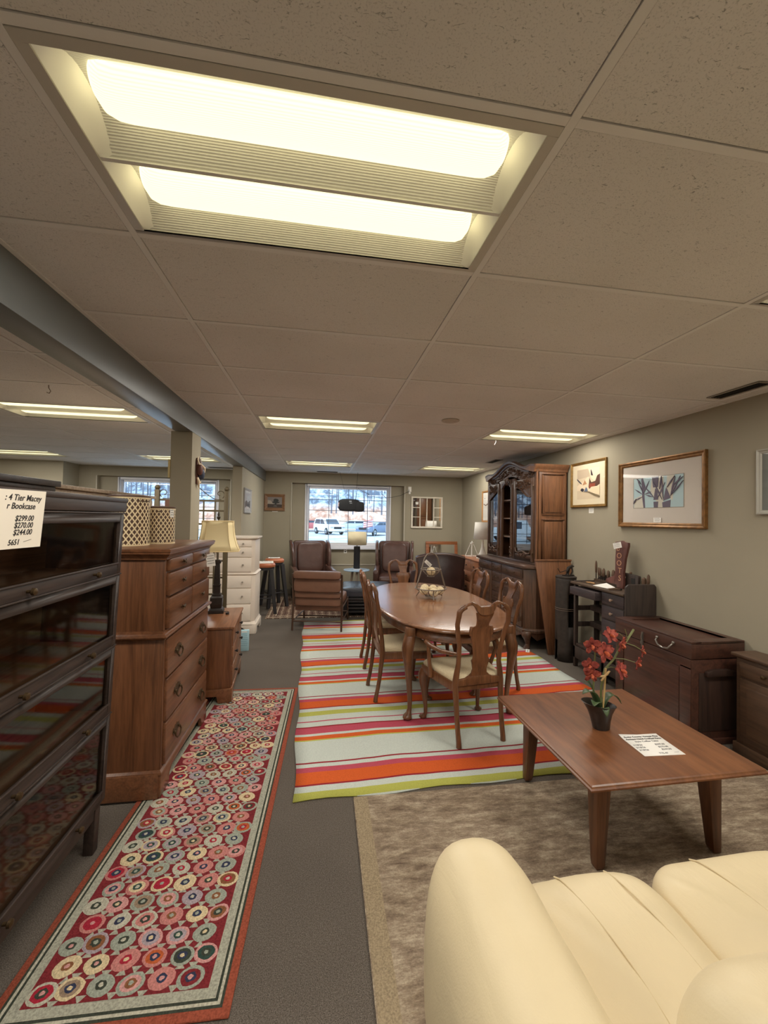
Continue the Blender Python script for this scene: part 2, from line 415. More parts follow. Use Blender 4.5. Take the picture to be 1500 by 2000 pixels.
def make_troffer():
    R_ = M('ribbed_reflector_enamel', refl_mat); L_ = M('glowing_acrylic_lens', lens_mat)
    root = thing('ceiling_light', 'ceiling light', 'light', group='recessed ceiling lights')
    W = DX / 2 - 0.013; D = DY / 2 - 0.013; ax = 0.568; y0 = -0.266; y1 = 0.276
    f = MB(); f.box(-W, W, -D, y0, -0.004, 0); f.box(-W, W, y1, D, -0.004, 0); f.box(-W, -ax, y0, y1, -0.004, 0); f.box(ax, W, y0, y1, -0.004, 0)
    f.build('frame', plain('troffer_frame_enamel', C(200, 194, 184), 0.45), root, 0.001, 1)
    h = MB(); h.box(-ax - 0.004, ax + 0.004, y0 - 0.004, y1 + 0.004, 0.108, 0.112); h.box(-ax - 0.006, -ax - 0.004, y0, y1, 0, 0.11); h.box(ax + 0.004, ax + 0.006, y0, y1, 0, 0.11)
    h.box(-ax, ax, y0 - 0.006, y0 - 0.004, 0, 0.11); h.box(-ax, ax, y1 + 0.004, y1 + 0.006, 0, 0.11)
    h.build('housing', plain('troffer_housing_enamel', C(225, 222, 214), 0.5), root)
    ym = (y0 + y1) / 2
    for (a, b) in ((y0, ym), (ym, y1)):
        n = 14; prof = []
        for k in range(n + 1):
            u = k / n; z = 0.002 + 0.072 * (1 - abs(2 * u - 1) ** 2.2)
            prof.append((a + (b - a) * u, z))
        mb = MB(); mb.loft([[(-ax + 0.02, y, z) for y, z in prof], [(ax - 0.02, y, z) for y, z in prof]], cap=False, closed=False)
        mb.build('reflector', R_, root)
        yc = (a + b) / 2 - 0.004; rings = []
        for i in range(25):
            u = sin(pi / 2 * (-1 + 2 * i / 24)); s = max(0.0, 1 - abs(u) ** 30) ** 0.45
            s = max(s, 0.25); ring = []
            for k in range(13):
                an = pi * k / 12
                ring.append((u * 0.518, yc - 0.070 * cos(an) * s, 0.070 - 0.064 * sin(an) * s))
            rings.append(ring)
        MB().loft(rings).build('lens', L_, root, sharp=60)
    for sx in (-1, 1):
        for (a, b) in ((y0, ym), (ym, y1)):
            prof = [(a + (b - a) * k / 14, 0.004 + 0.080 * (1 - abs(2 * k / 14 - 1) ** 2.2)) for k in range(15)]
            MB().loft([[(sx * ax, y, 0.0) for y, z in prof], [(sx * (ax - 0.012), y, z * 0.5) for y, z in prof], [(sx * (ax - 0.045), y, z + 0.004) for y, z in prof]], cap=False, closed=False).build('end_plate', plain('troffer_end_enamel', C(246, 244, 240), 0.5), root)
    MB().prism([(ym - 0.006, 0.0), (ym + 0.006, 0.0), (ym, 0.012)], 'x', -ax, ax).build('centre_rib', WHITE, root)
    return root
trof = make_troffer()
TL = {(0, 1, 0): 'large recessed ceiling light directly above, nearest the camera', (0, 1, 5): 'recessed ceiling light above the dining table rug, second in the middle row',
      (0, 1, 10): 'recessed ceiling light nearest the far wall in front of the shop window', (0, 3, 0): 'recessed ceiling light cut off by the right edge of the picture',
      (0, 3, 5): 'recessed ceiling light over the carved china cabinet with a loose string', (0, 3, 10): 'small recessed ceiling light near the far right corner above the low dresser',
      (1, 3, 5): 'recessed ceiling light left of the grey beam, above the tall bookcase', (1, 3, 10): 'recessed ceiling light behind the square column near the left room window',
      (1, 1, 10): 'dim recessed ceiling light at the far left edge of the side room'}
first = True
for (g, c, r) in sorted(FIXT):
    cols = colsM if g == 0 else colsL; k = r - 7
    loc = ((cols[c] + cols[c + 1]) / 2, (rows[r] + rows[r + 1]) / 2, CZ)
    lab = TL.get((g, c, k)) or 'recessed ceiling light %s the camera, %s' % ('beside' if k == 0 else 'added out of view for its light, ahead of' if k > 0 else 'behind', {(0, 1): 'middle row', (0, 3): 'row along the right wall', (1, 1): 'outer row of the side room', (1, 3): 'side room row next to the beam'}[(g, c)])
    if first: o = place(trof, loc); o['label'] = lab; first = False
    else: o = dup(trof, loc, 0, lab)
    L = bpy.data.lights.new('lamp_glow', 'AREA'); L.shape = 'RECTANGLE'; L.size = 1.1; L.size_y = 0.48; L.energy = LAMP_WATTS; L.color = LAMP_COLOR
    lo = bpy.data.objects.new('lamp_glow', L); COL.objects.link(lo); lo.parent = o; lo.location = (0, 0.02, -0.006)
# ---- ceiling vents, detector
VENT = plain('vent_enamel', C(150, 142, 130), 0.5); DARK = plain('dark_void', C(28, 24, 20), 0.8)
def vent(loc, rz, L, label):
    t = thing('ceiling_vent', label, 'vent', loc, rz)
    MB().box(-L / 2, L / 2, -0.05, 0.05, -0.001, 0.004).build('vent_backing', DARK, t)
    f = MB(); f.box(-L / 2 - 0.015, L / 2 + 0.015, -0.065, -0.05, -0.006, 0); f.box(-L / 2 - 0.015, L / 2 + 0.015, 0.05, 0.065, -0.006, 0); f.box(-L / 2 - 0.015, -L / 2, -0.05, 0.05, -0.006, 0); f.box(L / 2, L / 2 + 0.015, -0.05, 0.05, -0.006, 0)
    f.build('vent_frame', VENT, t, 0.001, 1)
    for k in range(4): MB().box(-L / 2, L / 2, -0.036 + k * 0.024 - 0.003, -0.036 + k * 0.024 + 0.003, -0.005, -0.002).build('louvre', DARK, t)
vent((2.90, 2.42, CZ - 0.003), 90, 0.34, 'dark slot ceiling vent close to the right wall')
vent((0.12, 8.42, CZ - 0.003), 0, 0.40, 'slot ceiling vent above the shop window by the far wall')
vent((2.72, 6.1, CZ - 0.003), 90, 0.36, 'slot ceiling vent just above the carved china cabinet')
vent((-1.95, 8.35, CZ - 0.003), 0, 0.45, 'slot ceiling vent in the side room near its window')
sd = thing('smoke_detector', 'flat round detector disc on the ceiling above the dining table', 'detector', (1.21, 3.71, CZ - 0.003))
MB().lathe([(0.085, 0), (0.085, -0.006), (0.06, -0.012), (0.058, -0.014)], n=28).build('detector_base', plain('detector_plastic', C(190, 178, 164), 0.6), sd)
MB().lathe([(0.045, -0.013), (0.043, -0.017)], n=24).build('detector_cap', plain('detector_plastic', C(190, 178, 164), 0.6), sd)
ht = MB(); ht.tube([(0, 0, 0), (0, 0, -0.02), (0.014, 0, -0.045), (0.004, 0, -0.062), (-0.012, 0, -0.055)], 0.003, 6)
tag(place(ht.build('ceiling_hook', plain('hook_plastic', C(140, 125, 110), 0.6)), (-2.02, 3.35, CZ - 0.002)), 'small curled hook hanging from the side room ceiling', 'hook')
st = MB(); st.tube([(0, 0, 0), (0.004, 0, -0.02), (-0.006, 0, -0.04), (-0.016, 0, -0.055)], 0.0018, 6)
tag(place(st.build('loose_string', WHITE), (2.02, 4.49, CZ - 0.004)), 'short loose white string dangling from a ceiling light edge', 'string')
# ================================================================ OUTSIDE
def asphalt(nm):
    t = NT(nm); t.set(rough=0.9); n = t.noise(t.coords(), 0.35, 4)
    t.set(color=t.ramp(n, [(0.35, C(150, 160, 172)), (0.65, C(205, 212, 218))])); return t.m
g_ = MB().box(-60, 60, FY + 0.3, 62, -0.4, -0.15).build('ground_outside', M('pale_parking_lot', asphalt)); struct(g_); tag(g_, 'pale parking lot outside the shop window')
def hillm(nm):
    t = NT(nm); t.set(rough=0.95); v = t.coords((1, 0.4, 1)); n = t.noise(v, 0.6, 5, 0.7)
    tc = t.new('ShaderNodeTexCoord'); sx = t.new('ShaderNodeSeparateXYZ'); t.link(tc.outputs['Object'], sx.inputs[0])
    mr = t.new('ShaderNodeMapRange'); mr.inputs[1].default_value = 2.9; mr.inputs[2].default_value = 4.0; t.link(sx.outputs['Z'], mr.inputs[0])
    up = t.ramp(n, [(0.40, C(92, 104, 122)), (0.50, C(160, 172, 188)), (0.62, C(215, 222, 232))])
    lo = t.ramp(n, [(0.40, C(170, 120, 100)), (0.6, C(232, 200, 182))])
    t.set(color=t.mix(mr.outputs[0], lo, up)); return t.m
hb = MB(); rings = []
for j in range(14):
    u = j / 13; rings.append([(-80 + 160 * i / 20, 58 + 55 * u, -0.3 + 2.0 * min(1, u * 6) + 34 * max(0, u - 0.05) ** 1.2 + 0.7 * sin(i * 1.3 + j)) for i in range(21)])
hb.loft(rings, cap=False, closed=False); h_ = hb.build('hillside', M('leafy_hillside', hillm)); struct(h_); tag(h_, 'brown leafy hillside rising behind the parking lot')
tb = MB(); rr = random.Random(3)
for k in range(520):
    u = rr.uniform(0.10, 0.75); x = rr.uniform(-60, 70); y = 58 + 55 * u; z = -0.3 + 2.0 + 34 * max(0, u - 0.05) ** 1.2 - 0.6
    hgt = rr.uniform(5, 10); r = rr.uniform(0.07, 0.16)
    tb.tube([(x, y, z), (x + rr.uniform(-0.3, 0.3), y, z + hgt)], [r, r * 0.3], 4)
    for b in range(5):
        zz = z + hgt * rr.uniform(0.35, 0.95); a = rr.choice((-1, 1)) * rr.uniform(0.8, 2.2)
        tb.tube([(x, y, zz), (x + a, y, zz + rr.uniform(0.4, 1.8))], [r * 0.4, r * 0.15], 3)
w_ = tb.build('bare_woodland', plain('bare_bark', C(120, 124, 138), 0.9, nz=0.2, nscale=1)); tag(w_, 'leafless grey winter trees covering the hillside outside', 'trees', kind='stuff')
CARGLASS = plain('car_glass', C(60, 75, 92), 0.15); TYRE = plain('tyre_rubber', C(40, 42, 46), 0.8); HUB = plain('wheel_alloy', C(170, 175, 182), 0.4, 0.4); LAMPR = plain('tail_lamp', C(150, 50, 48), 0.4)
def car(label, loc, rz, col, kind='suv'):
    t = thing('parked_car', label, 'car', loc, rz, 'vehicles in the parking lot')
    P = plain('car_paint_%d_%d_%d' % col, C(*col), 0.3, coat=0.5)
    H = 1.72 if kind == 'suv' else 1.45
    if kind == 'pickup': H = 1.82
    side = [(-2.3, 0.35), (2.3, 0.35), (2.32, 0.8), (2.2, 0.98), (1.15, 1.08), (0.55, H - 0.06), (0.3, H), (-1.5, H), (-1.95, H - 0.2), (-2.28, 1.05), (-2.35, 0.7)]
    if kind == 'pickup': side = [(-2.7, 0.45), (2.5, 0.45), (2.52, 0.95), (2.4, 1.15), (1.25, 1.22), (0.75, H - 0.05), (0.5, H), (-0.7, H), (-0.9, 1.25), (-2.7, 1.25)]
    MB().prism(side, 'y', -0.88, 0.88).build('car_body', P, t, 0.07, 2)
    for s in (-1, 1):
        wd = [(0.98, 1.10), (0.48, H - 0.13), (-0.25, H - 0.13), (-0.25, 1.10)]
        MB().prism(wd, 'y', s * 0.875, s * 0.89).build('side_window', CARGLASS, t)
        rw = [(-0.35, 1.10), (-0.35, H - 0.13), (-1.45 if kind != 'pickup' else -0.68, H - 0.13), (-1.9 if kind != 'pickup' else -0.78, 1.12)]
        if kind != 'pickup': MB().prism(rw, 'y', s * 0.875, s * 0.89).build('side_window', CARGLASS, t)
    MB().add([(1.16, -0.72, 1.12), (1.16, 0.72, 1.12), (0.60, 0.62, H - 0.10), (0.60, -0.62, H - 0.10), (1.13, -0.72, 1.08), (1.13, 0.72, 1.08), (0.57, 0.62, H - 0.12), (0.57, -0.62, H - 0.12)], [(0, 1, 2, 3), (4, 7, 6, 5), (0, 4, 5, 1), (1, 5, 6, 2), (2, 6, 7, 3), (3, 7, 4, 0)]).build('windscreen', CARGLASS, t)
    for x in (-1.42, 1.42):
        for s in (-1, 1):
            o = MB().lathe([(0.36, -0.11), (0.36, 0.11)], n=20).xf(rot('X', 90)).build('wheel', TYRE, t, 0.02, 1); o.location = (x, s * 0.83, 0.36)
            MB().lathe([(0.22, -0.118), (0.20, 0.118)], n=16).xf(rot('X', 90)).build('hub_cap', HUB, o)
    MB().box(2.30, 2.36, -0.8, -0.5, 0.72, 0.86).build('headlamp', HUB, t); MB().box(2.30, 2.36, 0.5, 0.8, 0.72, 0.86).build('headlamp', HUB, t)
    MB().box(2.31, 2.36, -0.42, 0.42, 0.62, 0.84).build('grille', TYRE, t)
    return t
GZ = -0.15
car('white sport utility vehicle parked at the left of the window view', (0.9, 44.0, GZ), -68, (235, 238, 242), 'suv')
car('blue grey car parked beside the white vehicle, lower middle of the window', (5.6, 42.0, GZ), 232, (120, 136, 165), 'sedan')
car('white van parked in the row right of the small flag', (9.3, 46.0, GZ), 262, (238, 240, 242), 'suv')
car('dark red car in the rear row under the hillside', (-1.5, 54.0, GZ), 10, (190, 96, 96), 'sedan')
car('silver car in the rear row behind the white van', (4.2, 54.0, GZ), 178, (190, 200, 210), 'sedan')
car('grey pickup in the rear row beside the pale house', (10.2, 53.5, GZ), 184, (150, 165, 180), 'pickup')
car('white pickup in the lot seen through the side room window', (-11.5, 33.0, GZ), 15, (232, 236, 240), 'pickup')
# pale house
ho = thing('neighbour_house', 'pale clapboard house standing at the right of the window view', 'house', (14.2, 40.0, GZ), 0)
SID = plain('pale_siding', C(212, 222, 228), 0.7); ROOF = plain('grey_shingle_roof', C(130, 138, 150), 0.9, nz=0.2, nscale=6)
MB().box(-5, 5, -3.5, 3.5, 0, 2.9).build('house_wall', SID, ho); MB().prism([(-3.6, 2.9), (3.6, 2.9), (0, 5.4)], 'x', -5.3, 5.3).build('roof', ROOF, ho)
for x in (-4.0, -2.6, 1.0, 3.0):
    o = MB().box(x - 0.45, x + 0.45, -3.56, -3.5, 0.9, 2.3).build('house_window', WHITE, ho); MB().box(x - 0.36, x + 0.36, -3.58, -3.55, 1.0, 2.2).build('house_pane', CARGLASS, o)
for k in range(9): MB().box(-5.02, 5.02, -3.53, -3.5, 0.25 + k * 0.3, 0.27 + k * 0.3).build('clapboard', SID, ho)
# near tree
tt = thing('street_tree', 'thick bare tree trunk with low branches right of the window view', 'tree', (7.3, 26.0, GZ))
BARK = plain('rough_bark', C(112, 116, 130), 0.95, nz=0.45, nscale=5)
MB().tube([(0, 0, 0), (0.02, 0, 1.2), (0, 0, 2.6), (0.1, 0, 4.5), (0.2, 0, 6)], [0.42, 0.29, 0.27, 0.2, 0.1], 10).build('trunk', BARK, tt)
rr = random.Random(5)
for (a, z, l, up) in ((-1, 2.3, 3.2, 0.9), (-1, 2.9, 2.6, 1.4), (1, 2.6, 2.2, 1.2), (-1, 3.4, 2.0, 1.0), (1, 3.6, 1.8, 1.0)):
    b = MB().tube([(0, 0, z), (a * l * 0.4, 0.2, z + up * 0.25), (a * l * 0.8, 0.1, z + up * 0.8), (a * l, 0.3, z + up)], [0.13, 0.09, 0.05, 0.02], 6)
    for q in range(5):
        u = rr.uniform(0.3, 0.95); p0 = (a * l * u, 0.15, z + up * u * 0.8); b.tube([p0, (p0[0] + a * rr.uniform(0.2, 0.8), 0.2, p0[2] + rr.uniform(-0.2, 0.7))], [0.03, 0.01], 4)
    b.build('branch', BARK, tt)
fo = thing('flag_on_pole', 'small striped flag flying from a thin pole in the parking lot', 'flag', (2.95, 25.0, GZ))
MB().tube([(0.42, 0, 0), (0.30, 0, 1.9)], 0.012, 6).build('flag_pole', plain('pole_grey', C(170, 175, 180), 0.5), fo)
fm = MB()
for k in range(7):
    fm.loft([[(-0.32 + 0.06 * i, 0.02 * sin(i * 1.1), 1.15 + 0.062 * k + 0.02 * i * 0.6) for i in range(11)], [(-0.32 + 0.06 * i, 0.02 * sin(i * 1.1), 1.212 + 0.062 * k + 0.02 * i * 0.6) for i in range(11)]], cap=False, closed=False, mi=k % 2)
fc = fm.build('flag_cloth', [plain('flag_red', C(190, 110, 115), 0.8), plain('flag_white', C(232, 230, 235), 0.8)], fo); md = fc.modifiers.new('thick', 'SOLIDIFY'); md.thickness = 0.004
bu = MB()
for k in range(60):
    a = rr.uniform(0, 2 * pi); e = rr.uniform(0.1, 1.4); r = rr.uniform(0.3, 0.62)
    bu.tube([(0, 0, 0), (r * cos(a) * cos(e) * 0.6, r * sin(a) * cos(e) * 0.6, r * sin(e) * 0.5), (r * cos(a) * cos(e), r * sin(a) * cos(e), r * sin(e))], [0.012, 0.02, 0.004], 4)
tag(place(bu.build('low_shrub', plain('shrub_green', C(110, 128, 120), 0.9)), (-0.15, 19.5, GZ)), 'low twiggy shrub at the bottom left of the window view', 'shrub')

# ================================================================ RUGS
def weave(t, h=0.35, sc=160):
    n = t.noise(t.coords(), sc, 2); t.bump(n, h, 0.004); t.set(rough=0.95, spec=0.1); return n
# striped dhurrie
def stripe(nm):
    t = NT(nm); n = weave(t, 0.4, 180)
    tc = t.new('ShaderNodeTexCoord'); sp = t.new('ShaderNodeSeparateXYZ'); t.link(tc.outputs['Object'], sp.inputs[0])
    wob = t.noise(t.coords((1.5, 0.3, 1)), 1.2, 2)
    ma = t.new('ShaderNodeMath', operation='MULTIPLY_ADD'); ma.inputs[1].default_value = 0.05; t.link(wob, ma.inputs[0]); t.link(sp.outputs['Y'], ma.inputs[2])
    sc = t.new('ShaderNodeMath', operation='MULTIPLY_ADD'); sc.inputs[1].default_value = 1 / 0.985; sc.inputs[2].default_value = 10 + (1.99 - 0.025) / 0.985; t.link(ma.outputs[0], sc.inputs[0])
    fr = t.new('ShaderNodeMath', operation='FRACT'); t.link(sc.outputs[0], fr.inputs[0])
    PALE, LIME, RED, ORG, PNK = C(202, 208, 198), C(184, 184, 92), C(152, 46, 54), C(214, 98, 48), C(190, 82, 98)
    seq = [(0, LIME), (0.068, PALE), (0.125, RED), (0.138, ORG), (0.255, PNK), (0.305, PALE), (0.345, RED), (0.362, PALE), (0.625, LIME), (0.638, ORG), (0.69, PALE), (0.722, PNK), (0.81, RED), (0.828, PALE), (0.895, PNK), (0.912, PALE)]
    c = t.ramp(fr.outputs[0], seq, 'CONSTANT')
    c = t.mix(0.5, c, t.ramp(n, [(0.3, (0.72, 0.72, 0.72, 1)), (0.6, (1, 1, 1, 1))]), 'MULTIPLY')
    t.set(color=c); return t.m
rg = MB(); nx, ny = 28, 40; top = []
rw = random.Random(11)
for j in range(ny + 1):
    top.append([(-1.375 + 2.75 * i / nx + 0.012 * sin(j * 0.7) * (1 if i in (0, nx) else 0), -1.99 + 3.98 * j / ny + (0.012 * sin(i * 0.9) if j in (0, ny) else 0), 0.008 + 0.0015 * sin(i * 0.8 + j * 0.5)) for i in range(nx + 1)])
rg.loft(top, cap=False, closed=False)
o = rg.build('striped_rug', M('striped_cotton_weave', stripe)); md = o.modifiers.new('thick', 'SOLIDIFY'); md.thickness = 0.006; md.offset = -1
tag(place(o, (1.20, 4.36, 0.0), 1.5), 'large flat rug striped orange, pink, lime and pale sage under the dining set', 'rug')
# circle runner
def fib(nm, col):
    def f(n_):
        t = NT(n_); n = weave(t, 0.8, 150); t.set(color=t.ramp(n, [(0.3, tuple(c * 0.62 for c in col[:3]) + (1,)), (0.65, col)])); return t.m
    return M(nm, f)
pal = [('wool_rust', C(158, 82, 62)), ('wool_charcoal_green', C(66, 70, 60)), ('wool_sage', C(176, 174, 156)), ('wool_red', C(130, 48, 52)), ('wool_pale', C(196, 190, 170)),
       ('wool_pink', C(204, 134, 126)), ('wool_cream', C(222, 200, 160)), ('wool_grey_sage', C(164, 168, 152)), ('wool_lilac_grey', C(176, 160, 164)), ('wool_navy', C(58, 62, 84)),
       ('wool_forest', C(58, 78, 70)), ('wool_brown', C(140, 92, 62)), ('wool_crimson', C(172, 46, 62)), ('wool_taupe', C(158, 134, 112)), ('wool_blush', C(214, 156, 150)), ('wool_orange', C(190, 96, 56))]
PM = [fib(n, c) for n, c in pal]
RWD, RLN = 0.755, 2.52
run = thing('circle_runner', 'long hooked runner rug patterned with rows of ringed circles on red', 'rug', (-0.592, 2.64, 0), -1.88)
MB().box(-RWD / 2, RWD / 2, -RLN / 2, RLN / 2, 0.001, 0.009).build('runner_edge', PM[0], run, 0.004, 2)
bd = MB()
for k, (ins, mi) in enumerate(((0.028, 1), (0.037, 4), (0.047, 1), (0.056, 4), (0.058, 2), (0.088, 3))):
    bd.add([(-RWD / 2 + ins, -RLN / 2 + ins, 0.0094 + k * 0.0003), (RWD / 2 - ins, -RLN / 2 + ins, 0.0094 + k * 0.0003), (RWD / 2 - ins, RLN / 2 - ins, 0.0094 + k * 0.0003), (-RWD / 2 + ins, RLN / 2 - ins, 0.0094 + k * 0.0003)], [(0, 1, 2, 3)], mi)
bd.build('runner_border', PM, run, flat=True)
rr = random.Random(21); gp = MB(); zt = 0.0111
px = (RWD - 0.176) / 6; nrow = 31; py = (RLN - 0.185) / nrow
def motif(cx, cy, s, ang, cols4):
    n = 14; mb = MB(); rad = [(0.0450, 0.0375, 0.0), (0.033, 0.027, 0.0014), (0.0185, 0.0155, 0.0020), (0.0085, 0.0075, 0.0022)]
    vs = []; fs = []
    for k, (rx, ry, dz) in enumerate(rad):
        jit = (0.04, 0.06, 0.13, 0.2)[k]
        for i in range(n):
            a = 2 * pi * i / n; q = s * (1 + rr.uniform(-jit, jit)); x = rx * q * cos(a); y = ry * q * sin(a)
            vs.append((x * cos(ang) - y * sin(ang), x * sin(ang) + y * cos(ang), dz))
    vs.append((0, 0, 0.0024))
    for k in range(3):
        mb.add(vs[k * n:(k + 2) * n], [(i, (i + 1) % n, n + (i + 1) % n, n + i) for i in range(n)], cols4[k])
    mb.add(vs[3 * n:], [(i, (i + 1) % n, n) for i in range(n)], cols4[3])
    o = mb.build('ring_motif', PM, run, sharp=80); o.location = (cx, cy, zt + 0.0002)
for j in range(nrow):
    off = 0.25 if j % 2 else -0.25
    for i in range(6):
        cx = -RWD / 2 + 0.088 + px * (i + 0.5) + off * px * 0.9; cy = -RLN / 2 + 0.092 + py * (j + 0.5) + rr.uniform(-0.004, 0.004)
        cx = min(max(cx, -RWD / 2 + 0.088 + 0.042), RWD / 2 - 0.088 - 0.042)
        s = rr.uniform(0.9, 1.03); ang = rr.uniform(-0.4, 0.4)
        o1 = rr.choice((5, 5, 6, 7, 7, 8, 14, 4, 6)); o2 = rr.choice([m for m in (5, 14, 3, 12, 11, 15, 7, 10, 1, 13, 8, 6) if m != o1]); o3 = rr.choice((9, 10, 1, 12, 11, 9, 1)); o4 = rr.choice((4, 6, 7, 14))
        if rr.random() < 0.45: o2 = o1
        motif(cx, cy, s, ang, (o1, o2, o3, o4))
        for q in (1, -1):
            gx = cx + px * 0.5; gy = cy + q * py * 0.30
            if gx < RWD / 2 - 0.115: gp.add([(gx - 0.017, gy + q * 0.002, zt), (gx + 0.017, gy + q * 0.002, zt), (gx, gy + q * 0.026, zt)], [(0, 1, 2)], 2)
tag(gp.build('gap_triangle', PM, run, flat=True), kind='stuff')
# distressed beige rug in the foreground
def distressed(nm):
    t = NT(nm); n = weave(t, 0.7, 140)
    a = t.noise(t.coords((2.2, 7, 1)), 3.0, 9, 0.82, 0.15); b = t.noise(t.coords((1, 1.8, 1)), 2.2, 6, 0.65); d = t.noise(t.coords((6, 16, 1)), 5, 5, 0.8, 0.3)
    c = t.ramp(a, [(0.34, C(112, 94, 79)), (0.50, C(160, 142, 121)), (0.62, C(198, 182, 157))])
    c = t.mix(0.6, c, t.ramp(b, [(0.36, (0.50, 0.44, 0.38, 1)), (0.60, (1, 1, 1, 1))]), 'MULTIPLY')
    c = t.mix(t.ramp(d, [(0.24, (1, 1, 1, 1)), (0.32, (0, 0, 0, 1))]), c, C(86, 62, 50))
    c = t.mix(0.5, c, t.ramp(n, [(0.3, (0.6, 0.6, 0.6, 1)), (0.65, (1, 1, 1, 1))]), 'MULTIPLY')
    t.set(color=c); return t.m
DIST = M('distressed_beige_pile', distressed); BORD = fib('beige_rug_border', C(164, 146, 118))
br = thing('distressed_rug', 'large faded beige and brown rug under the coffee table and sofa', 'rug', (1.55, 1.02, 0), -0.5)
MB().box(-1.345, 1.345, -1.30, 1.30, 0.001, 0.010).build('rug_pile', DIST, br, 0.003, 2)
for (a, b) in ((-1.34, -1.265), (1.265, 1.34)): MB().box(a, b, -1.295, 1.295, 0.0102, 0.0112).build('rug_border_band', BORD, br)
# small brown patterned rug by the far armchairs
def oriental(nm):
    t = NT(nm); n = weave(t, 0.5, 120)
    v = t.new('ShaderNodeTexVoronoi'); v.inputs['Scale'].default_value = 9; v.inputs['Randomness'].default_value = 0.15; v.distance = 'MANHATTAN'; t.link(t.coords(), v.inputs['Vector'])
    c = t.ramp(v.outputs['Distance'], [(0.0, C(196, 176, 150)), (0.22, C(92, 66, 56)), (0.42, C(178, 156, 134)), (0.5, C(96, 70, 60)), (0.62, C(80, 58, 50))], 'CONSTANT'); t.set(color=c); return t.m
sr = thing('patterned_rug', 'brown and cream patterned area rug under the leather armchairs by the window', 'rug', (0.38, 7.45, 0), 0.8)
MB().box(-1.22, 1.22, -0.88, 0.88, 0.001, 0.011).build('rug_field', M('brown_patterned_pile', oriental), sr, 0.002, 1)
for ins, w, col in ((0.03, 0.03, C(190, 170, 146)), (0.14, 0.02, C(190, 170, 146))):
    b = MB(); x1, y1 = 1.22 - ins, 0.88 - ins
    b.box(-x1, x1, -y1, -y1 + w, 0.0112, 0.0122); b.box(-x1, x1, y1 - w, y1, 0.0112, 0.0122); b.box(-x1, -x1 + w, -y1 + w, y1 - w, 0.0112, 0.0122); b.box(x1 - w, x1, -y1 + w, y1 - w, 0.0112, 0.0122)
    b.build('rug_border_band', fib('cream_rug_line', col), sr)
# ================================================================ LEFT SIDE FURNITURE
PAPER = plain('white_card', C(232, 222, 205), 0.7); INK = plain('printed_ink', C(38, 34, 32), 0.7); PAPERW = plain('bright_paper', C(240, 236, 228), 0.7)
BRASS = plain('aged_brass', C(84, 66, 44), 0.4, 0.7); BLACKK = plain('black_knob', C(30, 26, 24), 0.35); CHROME = plain('brushed_nickel', C(150, 146, 138), 0.3, 0.85)
def face_x(x, y, z): return Matrix(((0, 0, 1, x), (1, 0, 0, y), (0, 1, 0, z), (0, 0, 0, 1)))        # text facing +x
def face_my(x, y, z): return Matrix(((1, 0, 0, x), (0, 0, -1, y), (0, 1, 0, z), (0, 0, 0, 1)))       # text facing -y
def face_mx(x, y, z): return Matrix(((0, 0, -1, x), (-1, 0, 0, y), (0, 1, 0, z), (0, 0, 0, 1)))      # text facing -x
def scribble(mb, x0, x1, rows_, z0, dz, h, seed=0, y=-0.0006):
    r = random.Random(seed)
    for k in range(rows_):
        x = x0 + r.uniform(0, 0.15) * (x1 - x0); e = x1 - r.uniform(0, 0.15) * (x1 - x0)
        while x < e:
            w = r.uniform(0.05, 0.14) * (x1 - x0); mb.box(x, min(x + w, e), y, y + 0.0004, z0 - k * dz, z0 - k * dz + h); x += w + 0.03 * (x1 - x0)
    return mb
def price_card(label, loc, rz, w, h, rows_=4, seed=0, tilt=0.0, name='price_card', cat='price card', tx=0.0):
    t = thing(name, label, cat, loc, rz); t.rotation_euler = (radians(tx), radians(tilt), radians(rz))
    MB().box(-w / 2, w / 2, 0, 0.0012, 0, h).build('card', PAPERW, t)
    scribble(MB(), -w * 0.42, w * 0.42, rows_, h * 0.82, h * 0.8 / rows_, h * 0.17 / rows_, seed).build('card_printing', INK, t)
    return t
